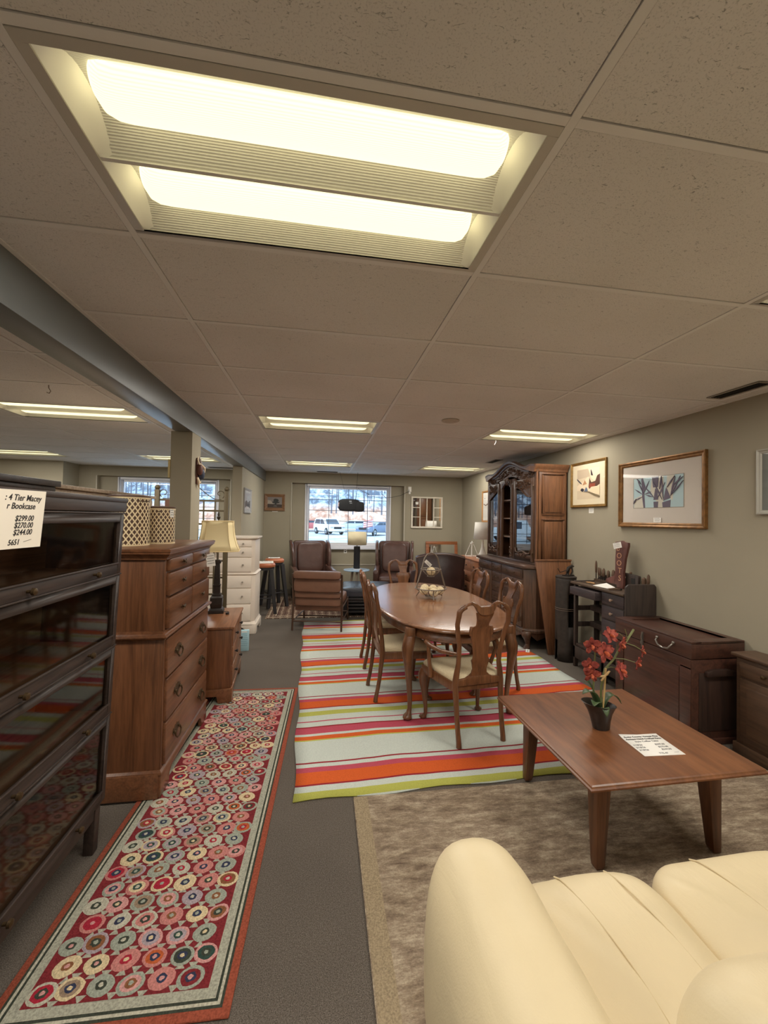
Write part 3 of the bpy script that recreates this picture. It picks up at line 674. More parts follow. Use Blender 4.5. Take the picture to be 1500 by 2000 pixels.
# ---- glazed sectional bookcase
BK = wood('blackened_oak', C(62, 49, 42), C(38, 29, 25), 'y', 0.5, 5, 0.04); BKI = wood('bookcase_inner_oak', C(112, 84, 60), C(66, 48, 34), 'y', 0.6)
bc = thing('glazed_bookcase', 'very dark stacked bookcase with four glass lift-up doors at the left edge', 'bookcase', (-1.006, 2.15, 0.0)); bc.rotation_euler = (0, radians(2.1), 0)
BL = 0.88; BD = 0.33
for y in (-0.05, -BL + 0.01):
    for x in (-0.06, -BD + 0.01): MB().box(x, x + 0.045, y, y + 0.045, 0, 0.235).build('leg', BK, bc, 0.004)
MB().box(-BD, -0.02, -BL, 0, 0.16, 0.233).build('base_apron', BK, bc, 0.006)
lv = [0.233, 0.642, 0.967, 1.312, 1.605]
GL = glass('bookcase_glass', (0.80, 0.76, 0.70), 0.05, 0.55)
for k in range(4):
    a, b = lv[k], lv[k + 1]
    MB().box(-BD, -0.012, -0.02, 0, a, b).build('side_panel', BK, bc, 0.003); MB().box(-BD, -0.012, -BL, -BL + 0.02, a, b).build('side_panel', BK, bc, 0.003)
    MB().box(-BD, -BD + 0.012, -BL + 0.02, -0.02, a, b).build('back_panel', BKI, bc)
    MB().box(-BD + 0.012, -0.022, -BL + 0.02, -0.02, a, a + 0.018).build('shelf_board', BKI, bc)
    MB().box(-BD + 0.012, -0.022, -BL + 0.02, -0.02, b - 0.016, b - 0.002).build('tier_top', BK, bc)
    d = MB(); s = 0.036
    d.box(-0.020, 0.002, -BL + 0.004, -BL + 0.004 + s, a + 0.004, b - 0.004); d.box(-0.020, 0.002, -0.004 - s, -0.004, a + 0.004, b - 0.004)
    d.box(-0.020, 0.002, -BL + 0.004 + s, -0.004 - s, a + 0.004, a + 0.050); d.box(-0.020, 0.002, -BL + 0.004 + s, -0.004 - s, b - 0.042, b - 0.004)
    do = d.build('glass_door', BK, bc, 0.004)
    MB().box(-0.004, 0.006, -BL + 0.03, -0.03, a + 0.050, a + 0.058).build('lip_moulding', BK, do, 0.003)
    MB().box(-0.014, -0.011, -BL + 0.035, -0.035, a + 0.045, b - 0.038).build('glass_pane', GL, do)
    for y in (-0.24, -BL + 0.24): MB().lathe([(0.006, 0), (0.006, 0.012), (0.013, 0.018), (0.012, 0.027), (0.004, 0.031)], n=14).xf(tr(0.001, y, a + 0.027) @ rot('Y', 90)).build('knob', BRASS, do)
    MB().box(-BD - 0.002, 0.005, -BL - 0.002, 0.002, b - 0.003, b + 0.004).build('tier_moulding', BK, bc, 0.003)
MB().box(-BD - 0.006, 0.008, -BL - 0.005, 0.005, 1.611, 1.662).build('cornice', BK, bc, 0.006)
MB().box(-BD - 0.010, 0.012, -BL - 0.008, 0.008, 1.656, 1.678).build('top_board', BK, bc, 0.006)
# sign on the bookcase
sg = thing('price_sign', 'large white price sign hung on the dark bookcase front reading 4 Tier Macey', 'price sign', (-0.952, 1.405, 1.49)); sg.rotation_euler = (0, radians(2.1), 0)
MB().prism([(-0.16, 0), (0.124, -0.003), (0.136, 0.183), (-0.16, 0.178)], 'x', 0.018, 0.0192).build('card', PAPER, sg)
for s_, z, sz, yy in ((': 4 Tier Macey', 0.148, 0.0270, 0.112), ('r Bookcase', 0.122, 0.0270, 0.086), ('$299.00', 0.084, 0.0250, 0.082), ('$270.00', 0.062, 0.0250, 0.080), ('$244.00', 0.040, 0.0250, 0.078), ('5651', 0.010, 0.0240, 0.026)):
    lettering(s_, sz, INK, sg, face_x(0.0195, yy, z), shear=0.25, align='RIGHT', bold=0.0004)
lettering('~~~~~~', 0.010, INK, sg, face_x(0.0195, 0.062, 0.018) @ rot('Z', 10))
# ---- generic case furniture (front faces local -y, width along local x)
def drawer(root, x0, x1, z0, z1, mat, proud=0.018, bev=0.007, y=0.0, name='drawer'):
    o = MB().box(x0, x1, y - proud, y + 0.01, z0, z1).build(name, mat, root, bev, 2)
    return o
def knob(par, x, y, z, mat, r=0.014):
    return MB().lathe([(r * 0.5, 0), (r * 0.45, r * 0.7), (r, r * 1.3), (r * 0.95, r * 1.8), (r * 0.3, r * 2.1)], n=14).xf(tr(x, y, z) @ rot('X', 90)).build('knob', mat, par)
def bow_pull(par, x, y, z, mat):
    m = MB(); m.ball((x, y - 0.012, z), 0.008, 10)
    for s in (-1, 1):
        m.tube([(x, y - 0.014, z), (x + s * 0.012, y - 0.016, z + 0.004), (x + s * 0.024, y - 0.012, z + 0.010)], [0.005, 0.005, 0.004], 6); m.tube([(x, y - 0.014, z), (x + s * 0.012, y - 0.016, z - 0.005), (x + s * 0.020, y - 0.012, z - 0.012)], [0.005, 0.004, 0.003], 6)
    m.tube([(x, y, z), (x, y - 0.012, z)], 0.006, 8); return m.build('bow_pull', mat, par)
def bail_pull(par, x, y, z, mat, k=1.35):
    m = MB(); out = [(-0.044, 0.004), (-0.034, 0.020), (-0.022, 0.016), (-0.012, 0.028), (0, 0.022), (0.012, 0.028), (0.022, 0.016), (0.034, 0.020), (0.044, 0.004), (0.034, -0.010), (0.022, -0.006), (0.010, -0.020), (0, -0.014), (-0.010, -0.020), (-0.022, -0.006), (-0.034, -0.010)]
    m.prism([(x + a * k, z + b * k) for a, b in out], 'y', y - 0.003, y)
    for s in (-1, 1): m.ball((x + s * 0.030 * k, y - 0.008, z + 0.004), 0.008, 8)
    m.tube([(x - 0.030 * k, y - 0.012, z + 0.004), (x - 0.034 * k, y - 0.016, z - 0.012 * k), (x - 0.020 * k, y - 0.019, z - 0.026 * k), (x, y - 0.020, z - 0.029 * k), (x + 0.020 * k, y - 0.019, z - 0.026 * k), (x + 0.034 * k, y - 0.016, z - 0.012 * k), (x + 0.030 * k, y - 0.012, z + 0.004)], 0.0045, 7)
    return m.build('bail_pull', mat, par)
def bracket_base(root, W, D, h, mat, foot=0.13, arch=0.07, y=0.0, name='bracket_base', solid=False):
    a = W / 2
    pr = [(-a, 0), (-a + foot, 0), (-a + foot + 0.012, h * 0.45), (-a + foot + 0.05, h * 0.62), (a - foot - 0.05, h * 0.62), (a - foot - 0.012, h * 0.45), (a - foot, 0), (a, 0), (a, h), (-a, h)]
    MB().prism(pr, 'y', y - 0.012, y + 0.012).build(name, mat, root, 0.003)
    sp = [(y, 0), (y + foot * 0.9, 0), (y + foot, h * 0.5), (D - foot, h * 0.5), (D - foot * 0.9, 0), (D, 0), (D, h), (y, h)]
    if solid: sp = [(y, 0), (D, 0), (D, h), (y, h)]
    for s in (-1, 1): MB().prism(sp, 'x', s * a - 0.012, s * a + 0.012).build(name, mat, root, 0.003)
# ---- tall chest of drawers
CHW = wood('honey_pine_front', C(126, 82, 54), C(88, 55, 35), 'x', 0.30, 4, 0.2, relief=0.0); CHV = wood('honey_pine_side', C(122, 78, 49), C(82, 50, 30), 'z', 0.40, 4, 0.15, knots=True)
ch = thing('tall_chest', 'tall reddish pine chest of nine drawers standing on the circle runner', 'chest of drawers', (-0.868, 2.915, 0.0148), 90)
W = 0.90; D = 0.46
MB().box(-W / 2, W / 2, 0, D, 0.12, 0.890).build('lower_case', CHV, ch, 0.004); MB().box(-W / 2 + 0.008, W / 2 - 0.008, 0.004, D, 0.890, 1.345).build('upper_case', CHV, ch, 0.004)
for x in (-W / 2 + 0.016, W / 2 - 0.016):
    MB().box(x - 0.014, x + 0.014, -0.005, 0.004, 0.15, 0.885).build('corner_reed', CHV, ch, 0.004); MB().box(x - 0.012, x + 0.012, -0.002, 0.006, 0.925, 1.34).build('corner_reed', CHV, ch, 0.004)
prof = [(-0.004, 1.330), (-0.012, 1.331), (-0.012, 1.342), (-0.017, 1.343), (-0.021, 1.350), (-0.029, 1.356), (-0.030, 1.362), (-0.037, 1.363), (-0.037, 1.376), (-0.041, 1.377), (-0.041, 1.388), (-0.036, 1.391)]
def moulding(root, prof_, hw, d, mat, name):   # profile (y<0 outwards, z) run round front and both sides
    rings = []
    for (o_, z) in prof_: rings.append([(-hw + o_, d, z), (-hw + o_, o_, z), (hw - o_, o_, z), (hw - o_, d, z)])
    b = MB(); b.loft(rings, cap=True, closed=True); return b.build(name, mat, root, sharp=20)
moulding(ch, prof, W / 2 - 0.005, D, CHW, 'cornice'); MB().box(-W / 2 - 0.03, W / 2 + 0.03, -0.034, D, 1.388, 1.394).build('top_board', CHW, ch, 0.003)
moulding(ch, [(-0.002, 0.880), (-0.016, 0.882), (-0.016, 0.890), (-0.026, 0.891), (-0.029, 0.898), (-0.026, 0.905), (-0.018, 0.906), (-0.014, 0.914), (-0.006, 0.916), (-0.004, 0.926)], W / 2, D, CHW, 'waist_moulding')
bracket_base(ch, W + 0.02, D, 0.135, CHW, solid=True); moulding(ch, [(-0.004, 0.128), (-0.018, 0.130), (-0.016, 0.140), (-0.004, 0.150)], W / 2, D, CHW, 'base_moulding')
for (z0, z1) in ((1.262, 1.334), (1.118, 1.250), (0.928, 1.106)):
    for (x0, x1) in ((-W / 2 + 0.035, -0.006), (0.006, W / 2 - 0.035)):
        dr = drawer(ch, x0, x1, z0, z1, CHW, 0.022, 0.009); bow_pull(dr, (x0 + x1) / 2, -0.022, (z0 + z1) / 2, BRASS)
for (z0, z1) in ((0.652, 0.876), (0.402, 0.640), (0.158, 0.390)):
    dr = drawer(ch, -W / 2 + 0.032, W / 2 - 0.032, z0, z1, CHW)
    for x in (-0.25, 0.25): bail_pull(dr, x, -0.018, (z0 + z1) / 2, BRASS)
# ---- lattice waste baskets on the chest
CREAM = plain('cream_lattice_enamel', C(232, 210, 168), 0.45); TIN = plain('dark_brown_tin', C(96, 70, 54), 0.5)
def lattice_basket(label, loc, r, h, n, m):
    t = thing('lattice_basket', label, 'basket', loc, group='lattice baskets on the chest')
    sy = 1.0
    MB().lathe([(r * 0.955, 0.004), (r * 0.955, h - 0.004)], n=40, cap=True).build('inner_tin', TIN, t)
    sh = MB(); N = 2 * n; dz = h / m
    P = lambda a, z: (r * cos(a), r * sy * sin(a), z)
    for s in (1, -1):
        for k in range(n):
            a0 = 2 * pi * k / n; cols_ = []
            steps = m * 2
            for q in range(steps + 1):
                a = a0 + s * (2 * pi / n) * q / 4 * 1.0; z = h * q / steps; hw = 2 * pi / n * 0.155
                cols_.append([P(a - hw, z), P(a + hw, z)])
            sh.loft(cols_, cap=False, closed=False)
    o = sh.build('lattice', CREAM, t)
    for z0 in (0.0, h - 0.008): MB().lathe([(r * 0.99, z0), (r * 1.02, z0), (r * 1.02, z0 + 0.008), (r * 0.99, z0 + 0.008)], n=40, cap=False).build('rim', CREAM, t)
    MB().lathe([(r * 1.0, h), (r * 1.03, h + 0.004), (r * 1.02, h + 0.012), (r * 0.9, h + 0.014)], n=40).build('lid', TIN, t)
lattice_basket('taller cream lattice basket with dark brown lid on the tall chest', (-1.178, 2.74, 1.408), 0.112, 0.297, 24, 14)
lattice_basket('shorter cream lattice basket with a hanging tag on the tall chest', (-1.062, 2.935, 1.408), 0.083, 0.235, 20, 12)
price_card('small white tag clipped to the rim of the shorter lattice basket', (-0.985, 2.90, 1.585), 70, 0.035, 0.055, 3, 3)
price_card('cream price tag dangling from the upper drawer knob of the tall chest', (-0.815, 3.255, 1.215), 20, 0.062, 0.095, 4, 4, tilt=-8, cat='price tag')
# ---- small chest (nightstand) beyond
NSM = wood('light_maple_front', C(144, 95, 62), C(104, 65, 41), 'x', 0.32, 4, 0.2); NSV = wood('light_maple_side', C(134, 86, 54), C(95, 59, 37), 'z', 0.35, 4, 0.2)
ns = thing('small_chest', 'low warm brown chest of drawers carrying the bell shade lamp', 'chest of drawers', (-0.765, 4.02, 0.013), 95)
W = 0.74; D = 0.335
MB().box(-W / 2, W / 2, 0, D, 0.08, 0.618).build('case_body', NSV, ns, 0.003); MB().box(-W / 2 - 0.02, W / 2 + 0.02, -0.022, D + 0.004, 0.618, 0.640).build('top_board', NSM, ns, 0.005)
bracket_base(ns, W + 0.03, D, 0.115, NSM, 0.11)
for x0, x1 in ((-W / 2 + 0.02, -0.004), (0.004, W / 2 - 0.02)):
    dr = drawer(ns, x0, x1, 0.462, 0.606, NSM, 0.010, 0.003); knob(dr, (x0 + x1) / 2, -0.010, 0.534, BLACKK)
for z0, z1 in ((0.302, 0.454), (0.130, 0.294)):
    dr = drawer(ns, -W / 2 + 0.02, W / 2 - 0.02, z0, z1, NSM, 0.010, 0.003)
    for x in (-0.2, 0.2): knob(dr, x, -0.010, (z0 + z1) / 2, BLACKK)
# ---- bell shade lamp
LBR = plain('dark_bronze_resin', C(48, 38, 32), 0.5, nz=0.4, nscale=50); SHD = None
def shade_mat(nm, col, glow):
    def f(n_):
        t = NT(n_); t.set(color=col, rough=0.8, spec=0.2); n = t.noise(t.coords((1, 1, 40)), 30, 2); t.bump(n, 0.1, 0.002)
        t.b.inputs['Transmission Weight'].default_value = 0.0
        return t.m
    return M(nm, f)
lp = thing('bell_shade_lamp', 'tall table lamp with dark square column and cream bell shade on the small chest', 'lamp', (-0.992, 4.19, 0.654), 8)
b = MB()
for (h0, z0, h1, z1) in ((0.070, 0, 0.070, 0.030), (0.062, 0.030, 0.052, 0.050), (0.050, 0.050, 0.056, 0.085), (0.056, 0.085, 0.056, 0.150), (0.056, 0.150, 0.046, 0.165), (0.040, 0.165, 0.040, 0.185), (0.031, 0.185, 0.031, 0.260), (0.035, 0.260, 0.035, 0.272), (0.028, 0.272, 0.022, 0.480), (0.032, 0.480, 0.034, 0.505), (0.026, 0.505, 0.020, 0.515)): b.frustum((0, 0), (h0, h0), (h1, h1), z0, z1)
b.build('lamp_column', LBR, lp, 0.002, 1)
MB().lathe([(0.010, 0.515), (0.010, 0.62), (0.018, 0.625), (0.018, 0.68), (0.004, 0.69), (0.003, 0.915)], n=12).build('socket_stem', CHROME, lp)
CRSH = shade_mat('cream_silk_shade', C(232, 214, 168), 0)
def octring(hx, hy, z, cut=0.32): return [(hx, -hy * (1 - cut), z), (hx, hy * (1 - cut), z), (hx * (1 - cut), hy, z), (-hx * (1 - cut), hy, z), (-hx, hy * (1 - cut), z), (-hx, -hy * (1 - cut), z), (-hx * (1 - cut), -hy, z), (hx * (1 - cut), -hy, z)]
sp_ = [(0.200, 0.605), (0.176, 0.660), (0.158, 0.720), (0.146, 0.790), (0.140, 0.855), (0.139, 0.895)]
m_ = MB(); m_.loft([octring(h, h * 0.85, z) for h, z in sp_], cap=False); sh_ = m_.build('lamp_shade', CRSH, lp, sharp=25); md = sh_.modifiers.new('thick', 'SOLIDIFY'); md.thickness = 0.003
tm = MB()
for h, z in ((0.200, 0.605), (0.139, 0.895)): tm.tube(octring(h + 0.001, h * 0.85 + 0.001, z), 0.004, 6, closed=True)
tm.build('shade_trim', plain('shade_piping', C(214, 190, 140), 0.7), sh_)
for i in range(8): MB().tube([octring(h + 0.0015, h * 0.85 + 0.0015, z)[i] for h, z in sp_], 0.002, 5).build('shade_seam', plain('shade_piping', C(214, 190, 140), 0.7), sh_)
MB().lathe([(0.004, 0.905), (0.012, 0.915), (0.018, 0.935), (0.008, 0.945), (0.012, 0.955), (0.009, 0.972), (0.002, 0.992)], n=14).build('finial', LBR, lp)
MB().tube([(0.06, -0.02, 0.006), (0.10, -0.01, 0.006), (0.12, -0.04, 0.006), (0.09, -0.07, 0.006), (0.11, -0.10, 0.008)], 0.003, 6).build('power_cord', BLACKK, lp)
MB().box(0.095, 0.125, -0.125, -0.098, 0.0, 0.018).build('plug', BLACKK, lp, 0.004)
# ---- iron headboard standing behind
IRON = plain('olive_iron_paint', C(92, 80, 58), 0.45, 0.3)
hd = thing('iron_headboard', 'olive metal headboard with ball finials, scrolls and open grid, leaning behind the lamp', 'headboard', (-1.515, 5.12, 0), 0)
for x in (-0.39, 0.39):
    MB().box(x - 0.026, x + 0.026, -0.02, 0.02, 0, 1.90).build('post', IRON, hd, 0.003); MB().ball((x, 0, 1.925), 0.030, 16).build('ball_finial', IRON, hd)
for z in (1.78, 1.66, 1.50, 1.30, 1.06, 0.86, 0.66, 0.46): MB().box(-0.364, 0.364, -0.009, 0.009, z - 0.011, z + 0.011).build('cross_bar', IRON, hd)
for x in (-0.26, -0.13, 0.0, 0.13, 0.26): MB().box(x - 0.008, x + 0.008, -0.007, 0.007, 0.46, 1.78).build('upright_bar', IRON, hd)
for s in (-1, 1):
    pts = [(s * 0.335, 0, 1.86)]
    for k in range(22):
        a = k * 0.36; r = 0.016 + 0.0024 * k; pts.append((s * (0.315 + 0.0 - r * sin(a) * 1.0 + 0.0), 0, 1.862 - r * cos(a)))
    MB().tube(pts[1:18], 0.005, 6).build('scroll', IRON, hd)
    MB().tube([(s * 0.33, 0, 1.795), (s * 0.25, 0, 1.80), (s * 0.16, 0, 1.86), (s * 0.06, 0, 1.945), (0, 0, 1.955)], 0.005, 6).build('crest_curve', IRON, hd)
MB().box(-0.30, -0.22, -0.016, -0.008, 1.70, 1.78).build('hang_bracket', plain('rust_plate', C(96, 60, 44), 0.6), hd)
# ---- white chest on chest
CW = plain('cream_white_paint', C(226, 212, 196), 0.45)
wd = thing('white_chest', 'tall cream white seven drawer chest with glass knobs beyond the lamp', 'chest of drawers', (-1.20, 5.76, 0), 0)
W = 0.66; D = 0.48
def cant(hw, d, z, c=0.045): return [(-hw, d, z), (-hw, c, z), (-hw + c, 0, z), (hw - c, 0, z), (hw, c, z), (hw, d, z)]
MB().loft([cant(W / 2, D, 0.13), cant(W / 2, D, 0.80)]).build('lower_case', CW, wd, 0.003); MB().loft([cant(W / 2 - 0.012, D, 0.80), cant(W / 2 - 0.012, D, 1.285)]).build('upper_case', CW, wd, 0.003)
MB().loft([cant(W / 2 - 0.01, D, 1.275), [(x * 1.06, y - (0.03 if y < 0.1 else 0), 1.300) for x, y, z in cant(W / 2, D, 0)], [(x * 1.06, y - (0.03 if y < 0.1 else 0), 1.318) for x, y, z in cant(W / 2, D, 0)]]).build('cornice', CW, wd)
MB().loft([cant(W / 2, D, 0.795), [(x * 1.04, y - (0.018 if y < 0.1 else 0), 0.812) for x, y, z in cant(W / 2, D, 0)], cant(W / 2 - 0.01, D, 0.832)]).build('waist_moulding', CW, wd)
MB().loft([[(x * 1.05, y - (0.02 if y < 0.1 else 0), 0.13) for x, y, z in cant(W / 2, D, 0)], cant(W / 2, D, 0.165)]).build('base_moulding', CW, wd)
bracket_base(wd, W + 0.03, D, 0.135, CW, 0.12)
GK = plain('glass_knob', C(150, 140, 126), 0.2)
for (z0, z1) in ((1.185, 1.268), (1.045, 1.175), (0.842, 1.035), (0.625, 0.785), (0.41, 0.615), (0.175, 0.40)):
    dr = drawer(wd, -W / 2 + 0.05, W / 2 - 0.05, z0, z1, CW, 0.012, 0.006)
    for x in (-0.17, 0.17): knob(dr, x, -0.012, (z0 + z1) / 2, GK, 0.013)
# ---- bar stools
SEAT = leather('orange_tan_leather', C(196, 116, 78), 0.45)
STB = plain('black_stool_legs', C(44, 42, 44), 0.5)
def stool(label, loc, rz, hgt=0.80):
    t = thing('bar_stool', label, 'stool', loc, rz, 'bar stools by the partition wall')
    MB().lathe([(0.12, hgt - 0.035), (0.165, hgt - 0.02), (0.17, hgt + 0.015), (0.15, hgt + 0.04), (0.06, hgt + 0.05)], n=28).build('seat', SEAT, t)
    MB().lathe([(0.15, hgt - 0.07), (0.15, hgt - 0.03)], n=24).build('seat_ring', STB, t)
    for sx in (-1, 1):
        for sy in (-1, 1): MB().loft([[(sx * 0.175 + a, sy * 0.175 + b, 0) for a, b in ((-.026, -.026), (.026, -.026), (.026, .026), (-.026, .026))], [(sx * 0.10 + a, sy * 0.10 + b, hgt - 0.05) for a, b in ((-.032, -.032), (.032, -.032), (.032, .032), (-.032, .032))]]).build('leg', STB, t, 0.003, 1)
    q = 0.152; MB().tube([(-q, -q, 0.25), (q, -q, 0.25), (q, q, 0.25), (-q, q, 0.25)], 0.009, 6, closed=True).build('foot_ring', STB, t)
stool('nearer bar stool with orange leather seat and black legs by the partition', (-0.90, 7.00, 0.013), 8, 0.775)
stool('farther bar stool with orange leather seat, half hidden beside the partition', (-0.80, 7.48, 0.013), 30, 0.80)
price_card('white price sheet lying over the edge of the nearer stool seat', (-0.87, 6.88, 0.834), 10, 0.24, 0.07, 2, 9, tx=-62)
price_card('folded white sheet lying on the farther stool seat', (-0.80, 7.40, 0.868), 5, 0.20, 0.14, 2, 10, tx=-88)
# ---- pale blue carton on the floor
ct = thing('blue_carton', 'small pale blue carton standing on the carpet beyond the small chest', 'carton', (-0.865, 5.02, 0), 6)
MB().box(-0.052, 0.052, 0, 0.05, 0, 0.245).build('carton_body', plain('pale_blue_card', C(168, 202, 210), 0.55), ct, 0.005)
scribble(MB(), -0.042, 0.042, 7, 0.20, 0.022, 0.006, 5, y=-0.0007).build('carton_printing', plain('grey_print', C(120, 150, 165), 0.7), ct)
MB().box(-0.03, 0.03, -0.001, 0, 0.222, 0.236).build('carton_label', PAPERW, ct)
# ---- furniture of the side room
DKW = wood('dark_walnut_case', C(62, 48, 42), C(38, 29, 26), 'x', 0.45); PLW = wood('limed_oak', C(186, 164, 138), C(150, 126, 102), 'y', 0.6, 4, 0.0)
dc = thing('dark_cabinet', 'dark cabinet with stepped cornice rising behind the glazed bookcase', 'cabinet', (-2.12, 2.58, 0))
MB().box(-0.43, 0.43, -0.24, 0.24, 0, 1.70).build('cabinet_body', DKW, dc, 0.004)
for k, (o_, z0, z1) in enumerate(((0.01, 1.70, 1.735), (0.03, 1.735, 1.765), (0.05, 1.765, 1.802))): MB().box(-0.43 - o_, 0.43 + o_, -0.24 - o_, 0.24 + o_, z0, z1).build('cornice_step', DKW, dc, 0.004)
for x in (-0.215, 0.215): o = MB().box(x - 0.2, x + 0.2, -0.255, -0.24, 0.1, 1.66).build('cabinet_door', DKW, dc, 0.006); knob(o, x * 0.15, -0.255, 0.9, BRASS)
pc = thing('limed_cabinet', 'long whitewashed oak cabinet top showing behind the lattice baskets', 'cabinet', (-1.74, 3.74, 0), 90)
MB().box(-0.80, 0.80, 0, 0.45, 0.05, 1.765).build('cabinet_body', PLW, pc, 0.004); MB().box(-0.83, 0.83, -0.03, 0.47, 1.765, 1.792).build('top_board', PLW, pc, 0.004); MB().box(-0.78, 0.78, 0.02, 0.43, 0, 0.05).build('plinth', PLW, pc)
for x0, x1 in ((-0.78, -0.005), (0.005, 0.78)):
    for z0, z1 in ((1.55, 1.745), (0.95, 1.50), (0.10, 0.93)):
        dr = drawer(pc, x0, x1, z0, z1, PLW, 0.012, 0.004); knob(dr, (x0 + x1) / 2, -0.012, (z0 + z1) / 2, PLW, 0.02)
# ---- carved hanging on the column
om = thing('carved_wall_hanging', 'carved wall hanging in brown, navy and cream fixed to the square column', 'wall hanging', (-1.14, 3.955, 1.86), 90)
bn = plain('carved_brown', C(92, 52, 40), 0.5); nv = plain('carved_navy', C(44, 52, 72), 0.5); cm = plain('carved_cream', C(226, 206, 176), 0.5)
MB().pillow((-0.012, -0.03, 0.165), (0.03, 0.028, 0.055), 0.9, 14, 10, e2=0.9).build('brown_panel', bn, om); MB().pillow((0.026, -0.032, 0.128), (0.028, 0.032, 0.055), 0.9, 14, 10, e2=0.9).build('navy_panel', nv, om)
MB().tube([(0.01, -0.012, 0.285), (-0.03, -0.018, 0.255), (-0.035, -0.03, 0.215), (0.0, -0.045, 0.205), (0.045, -0.055, 0.185), (0.062, -0.05, 0.150), (0.05, -0.035, 0.110)], [0.004, 0.007, 0.008, 0.010, 0.012, 0.009, 0.004], 8).build('cream_ribbon', cm, om)
MB().tube([(-0.02, -0.012, 0.09), (-0.012, -0.02, 0.06), (0.0, -0.02, 0.03), (0.022, -0.018, 0.0)], [0.012, 0.014, 0.011, 0.004], 8).build('cream_tail', cm, om); MB().tube([(0.0, -0.022, 0.05), (0.02, -0.028, 0.045), (0.032, -0.028, 0.062)], [0.009, 0.009, 0.004], 8).build('cream_tail', cm, om)
MB().tube([(0.012, -0.014, 0.28), (0.03, -0.02, 0.25), (0.04, -0.03, 0.21)], [0.008, 0.014, 0.008], 8).build('grey_crest', plain('carved_grey', C(150, 138, 134), 0.6), om)
MB().box(-0.03, 0.04, -0.014, 0, 0.03, 0.27).build('back_board', bn, om, 0.004)
tag(place(MB().box(-0.008, 0.008, 0, 0.012, 0, 0.16).build('column_notice', plain('yellowed_card', C(190, 170, 120), 0.7)), (-1.326, 3.80, 1.93), 0), 'narrow yellowed card fixed to the left edge of the column', 'card')
# ================================================================ DINING SET
OAKX = wood('cherry_table_top', C(152, 106, 74), C(110, 72, 48), 'x', 0.17, 3.2, 0.5, stretch=10, relief=0.0); OAKC = wood('cherry_chair_wood', C(128, 84, 54), C(84, 52, 32), 'z', 0.28, 5, 0.3); OAKA = wood('cherry_apron', C(130, 86, 56), C(88, 56, 36), 'x', 0.28, 5, 0.3)
TX, TY = 1.15, 4.09
dt = thing('dining_table', 'oval cherry wood dining table with cabriole legs on the striped rug', 'table', (TX, TY, 0.0108))
HW, HL = 0.60, 1.17
def oval(hw, hl, z, n=72, e=2.35):
    pts = []
    for i in range(n):
        a = 2 * pi * i / n; c, s = cos(a), sin(a)
        pts.append((hw * math.copysign(abs(c) ** (2 / e), c), hl * math.copysign(abs(s) ** (2 / e), s), z))
    return pts
def top_part(ya, yb, name):
    mb = MB(); rings = []
    for (ins, z) in ((0.030, 0.724), (0.012, 0.726), (0.002, 0.734), (0.0, 0.742), (0.003, 0.748), (0.012, 0.750), (0.016, 0.7535), (0.026, 0.7545)):
        hw, hl = HW - ins, HL - ins; e = 2.35
        xr = lambda y: hw * max(0.0, 1 - abs(min(max(y / hl, -1), 1)) ** e) ** (1 / e)
        N = 26; ys = []
        for k in range(N + 1):
            u = k / N
            ys.append((ya, yb, u))
        lo = max(ya, -hl); hi = min(yb, hl)
        yy = []
        for k in range(N + 1):
            u = k / N
            if ya < -hl and yb > hl: y = -hl * cos(pi * u)
            elif ya < -hl: y = lo + (hi - lo) * (1 - cos(pi / 2 * u))
            elif yb > hl: y = lo + (hi - lo) * sin(pi / 2 * u)
            else: y = lo + (hi - lo) * u
            yy.append(y)
        rings.append([(xr(y), y, z) for y in yy] + [(-xr(y) - (1e-4 if xr(y) == 0 else 0), y, z) for y in reversed(yy)])
    mb.loft(rings); return mb.build(name, OAKX, dt, sharp=40)
top_part(-2, -0.2305, 'table_end_board'); top_part(-0.2295, 0.2295, 'table_leaf'); top_part(0.2305, 2, 'table_end_board')
ap = MB(); ap.loft([oval(HW - 0.055, HL - 0.055, 0.640), oval(HW - 0.052, HL - 0.052, 0.648), oval(HW - 0.055, HL - 0.055, 0.655), oval(HW - 0.055, HL - 0.055, 0.724)], cap=False)
ao = ap.build('apron', OAKA, dt); md = ao.modifiers.new('thick', 'SOLIDIFY'); md.thickness = 0.022; md.offset = -1
def cabriole(h, dirx, diry, r0=0.040, scale=1.0, knee=0.028):
    mb = MB(); rings = []
    prof = [(1.0, 0.0, 1.05), (0.93, 0.35, 1.15), (0.86, 0.75, 1.12), (0.76, 0.85, 0.95), (0.62, 0.55, 0.72), (0.42, 0.10, 0.55), (0.22, -0.25, 0.43), (0.11, -0.25, 0.40), (0.07, 0.05, 0.50), (0.045, 0.55, 0.78), (0.022, 0.62, 0.85), (0.006, 0.50, 0.72), (0.0, 0.45, 0.6)]
    for u, o_, r in prof:
        rings.append([(o_ * knee * dirx + r0 * r * cos(2 * pi * i / 12), o_ * knee * diry + r0 * r * sin(2 * pi * i / 12), h * u) for i in range(12)])
    return mb.loft(rings)
for sx in (-1, 1):
    for sy in (-1, 1):
        m = cabriole(0.66, sx * 0.7, sy * 0.7, 0.044, knee=0.04).xf(tr(sx * 0.42, sy * 0.90, 0)); m.build('leg', OAKC, dt, sharp=60)
        MB().box(sx * 0.42 - 0.036, sx * 0.42 + 0.036, sy * 0.90 - 0.036, sy * 0.90 + 0.036, 0.64, 0.724).build('leg_block', OAKC, dt, 0.008)
CREAMF = None
def seatfab(nm):
    t = NT(nm); t.set(rough=0.9, spec=0.15); n = t.noise(t.coords(), 200, 2); t.set(color=t.ramp(n, [(0.3, C(206, 188, 152)), (0.7, C(230, 214, 180))])); t.bump(n, 0.15, 0.002); return t.m
SEATF = M('cream_seat_fabric', seatfab)
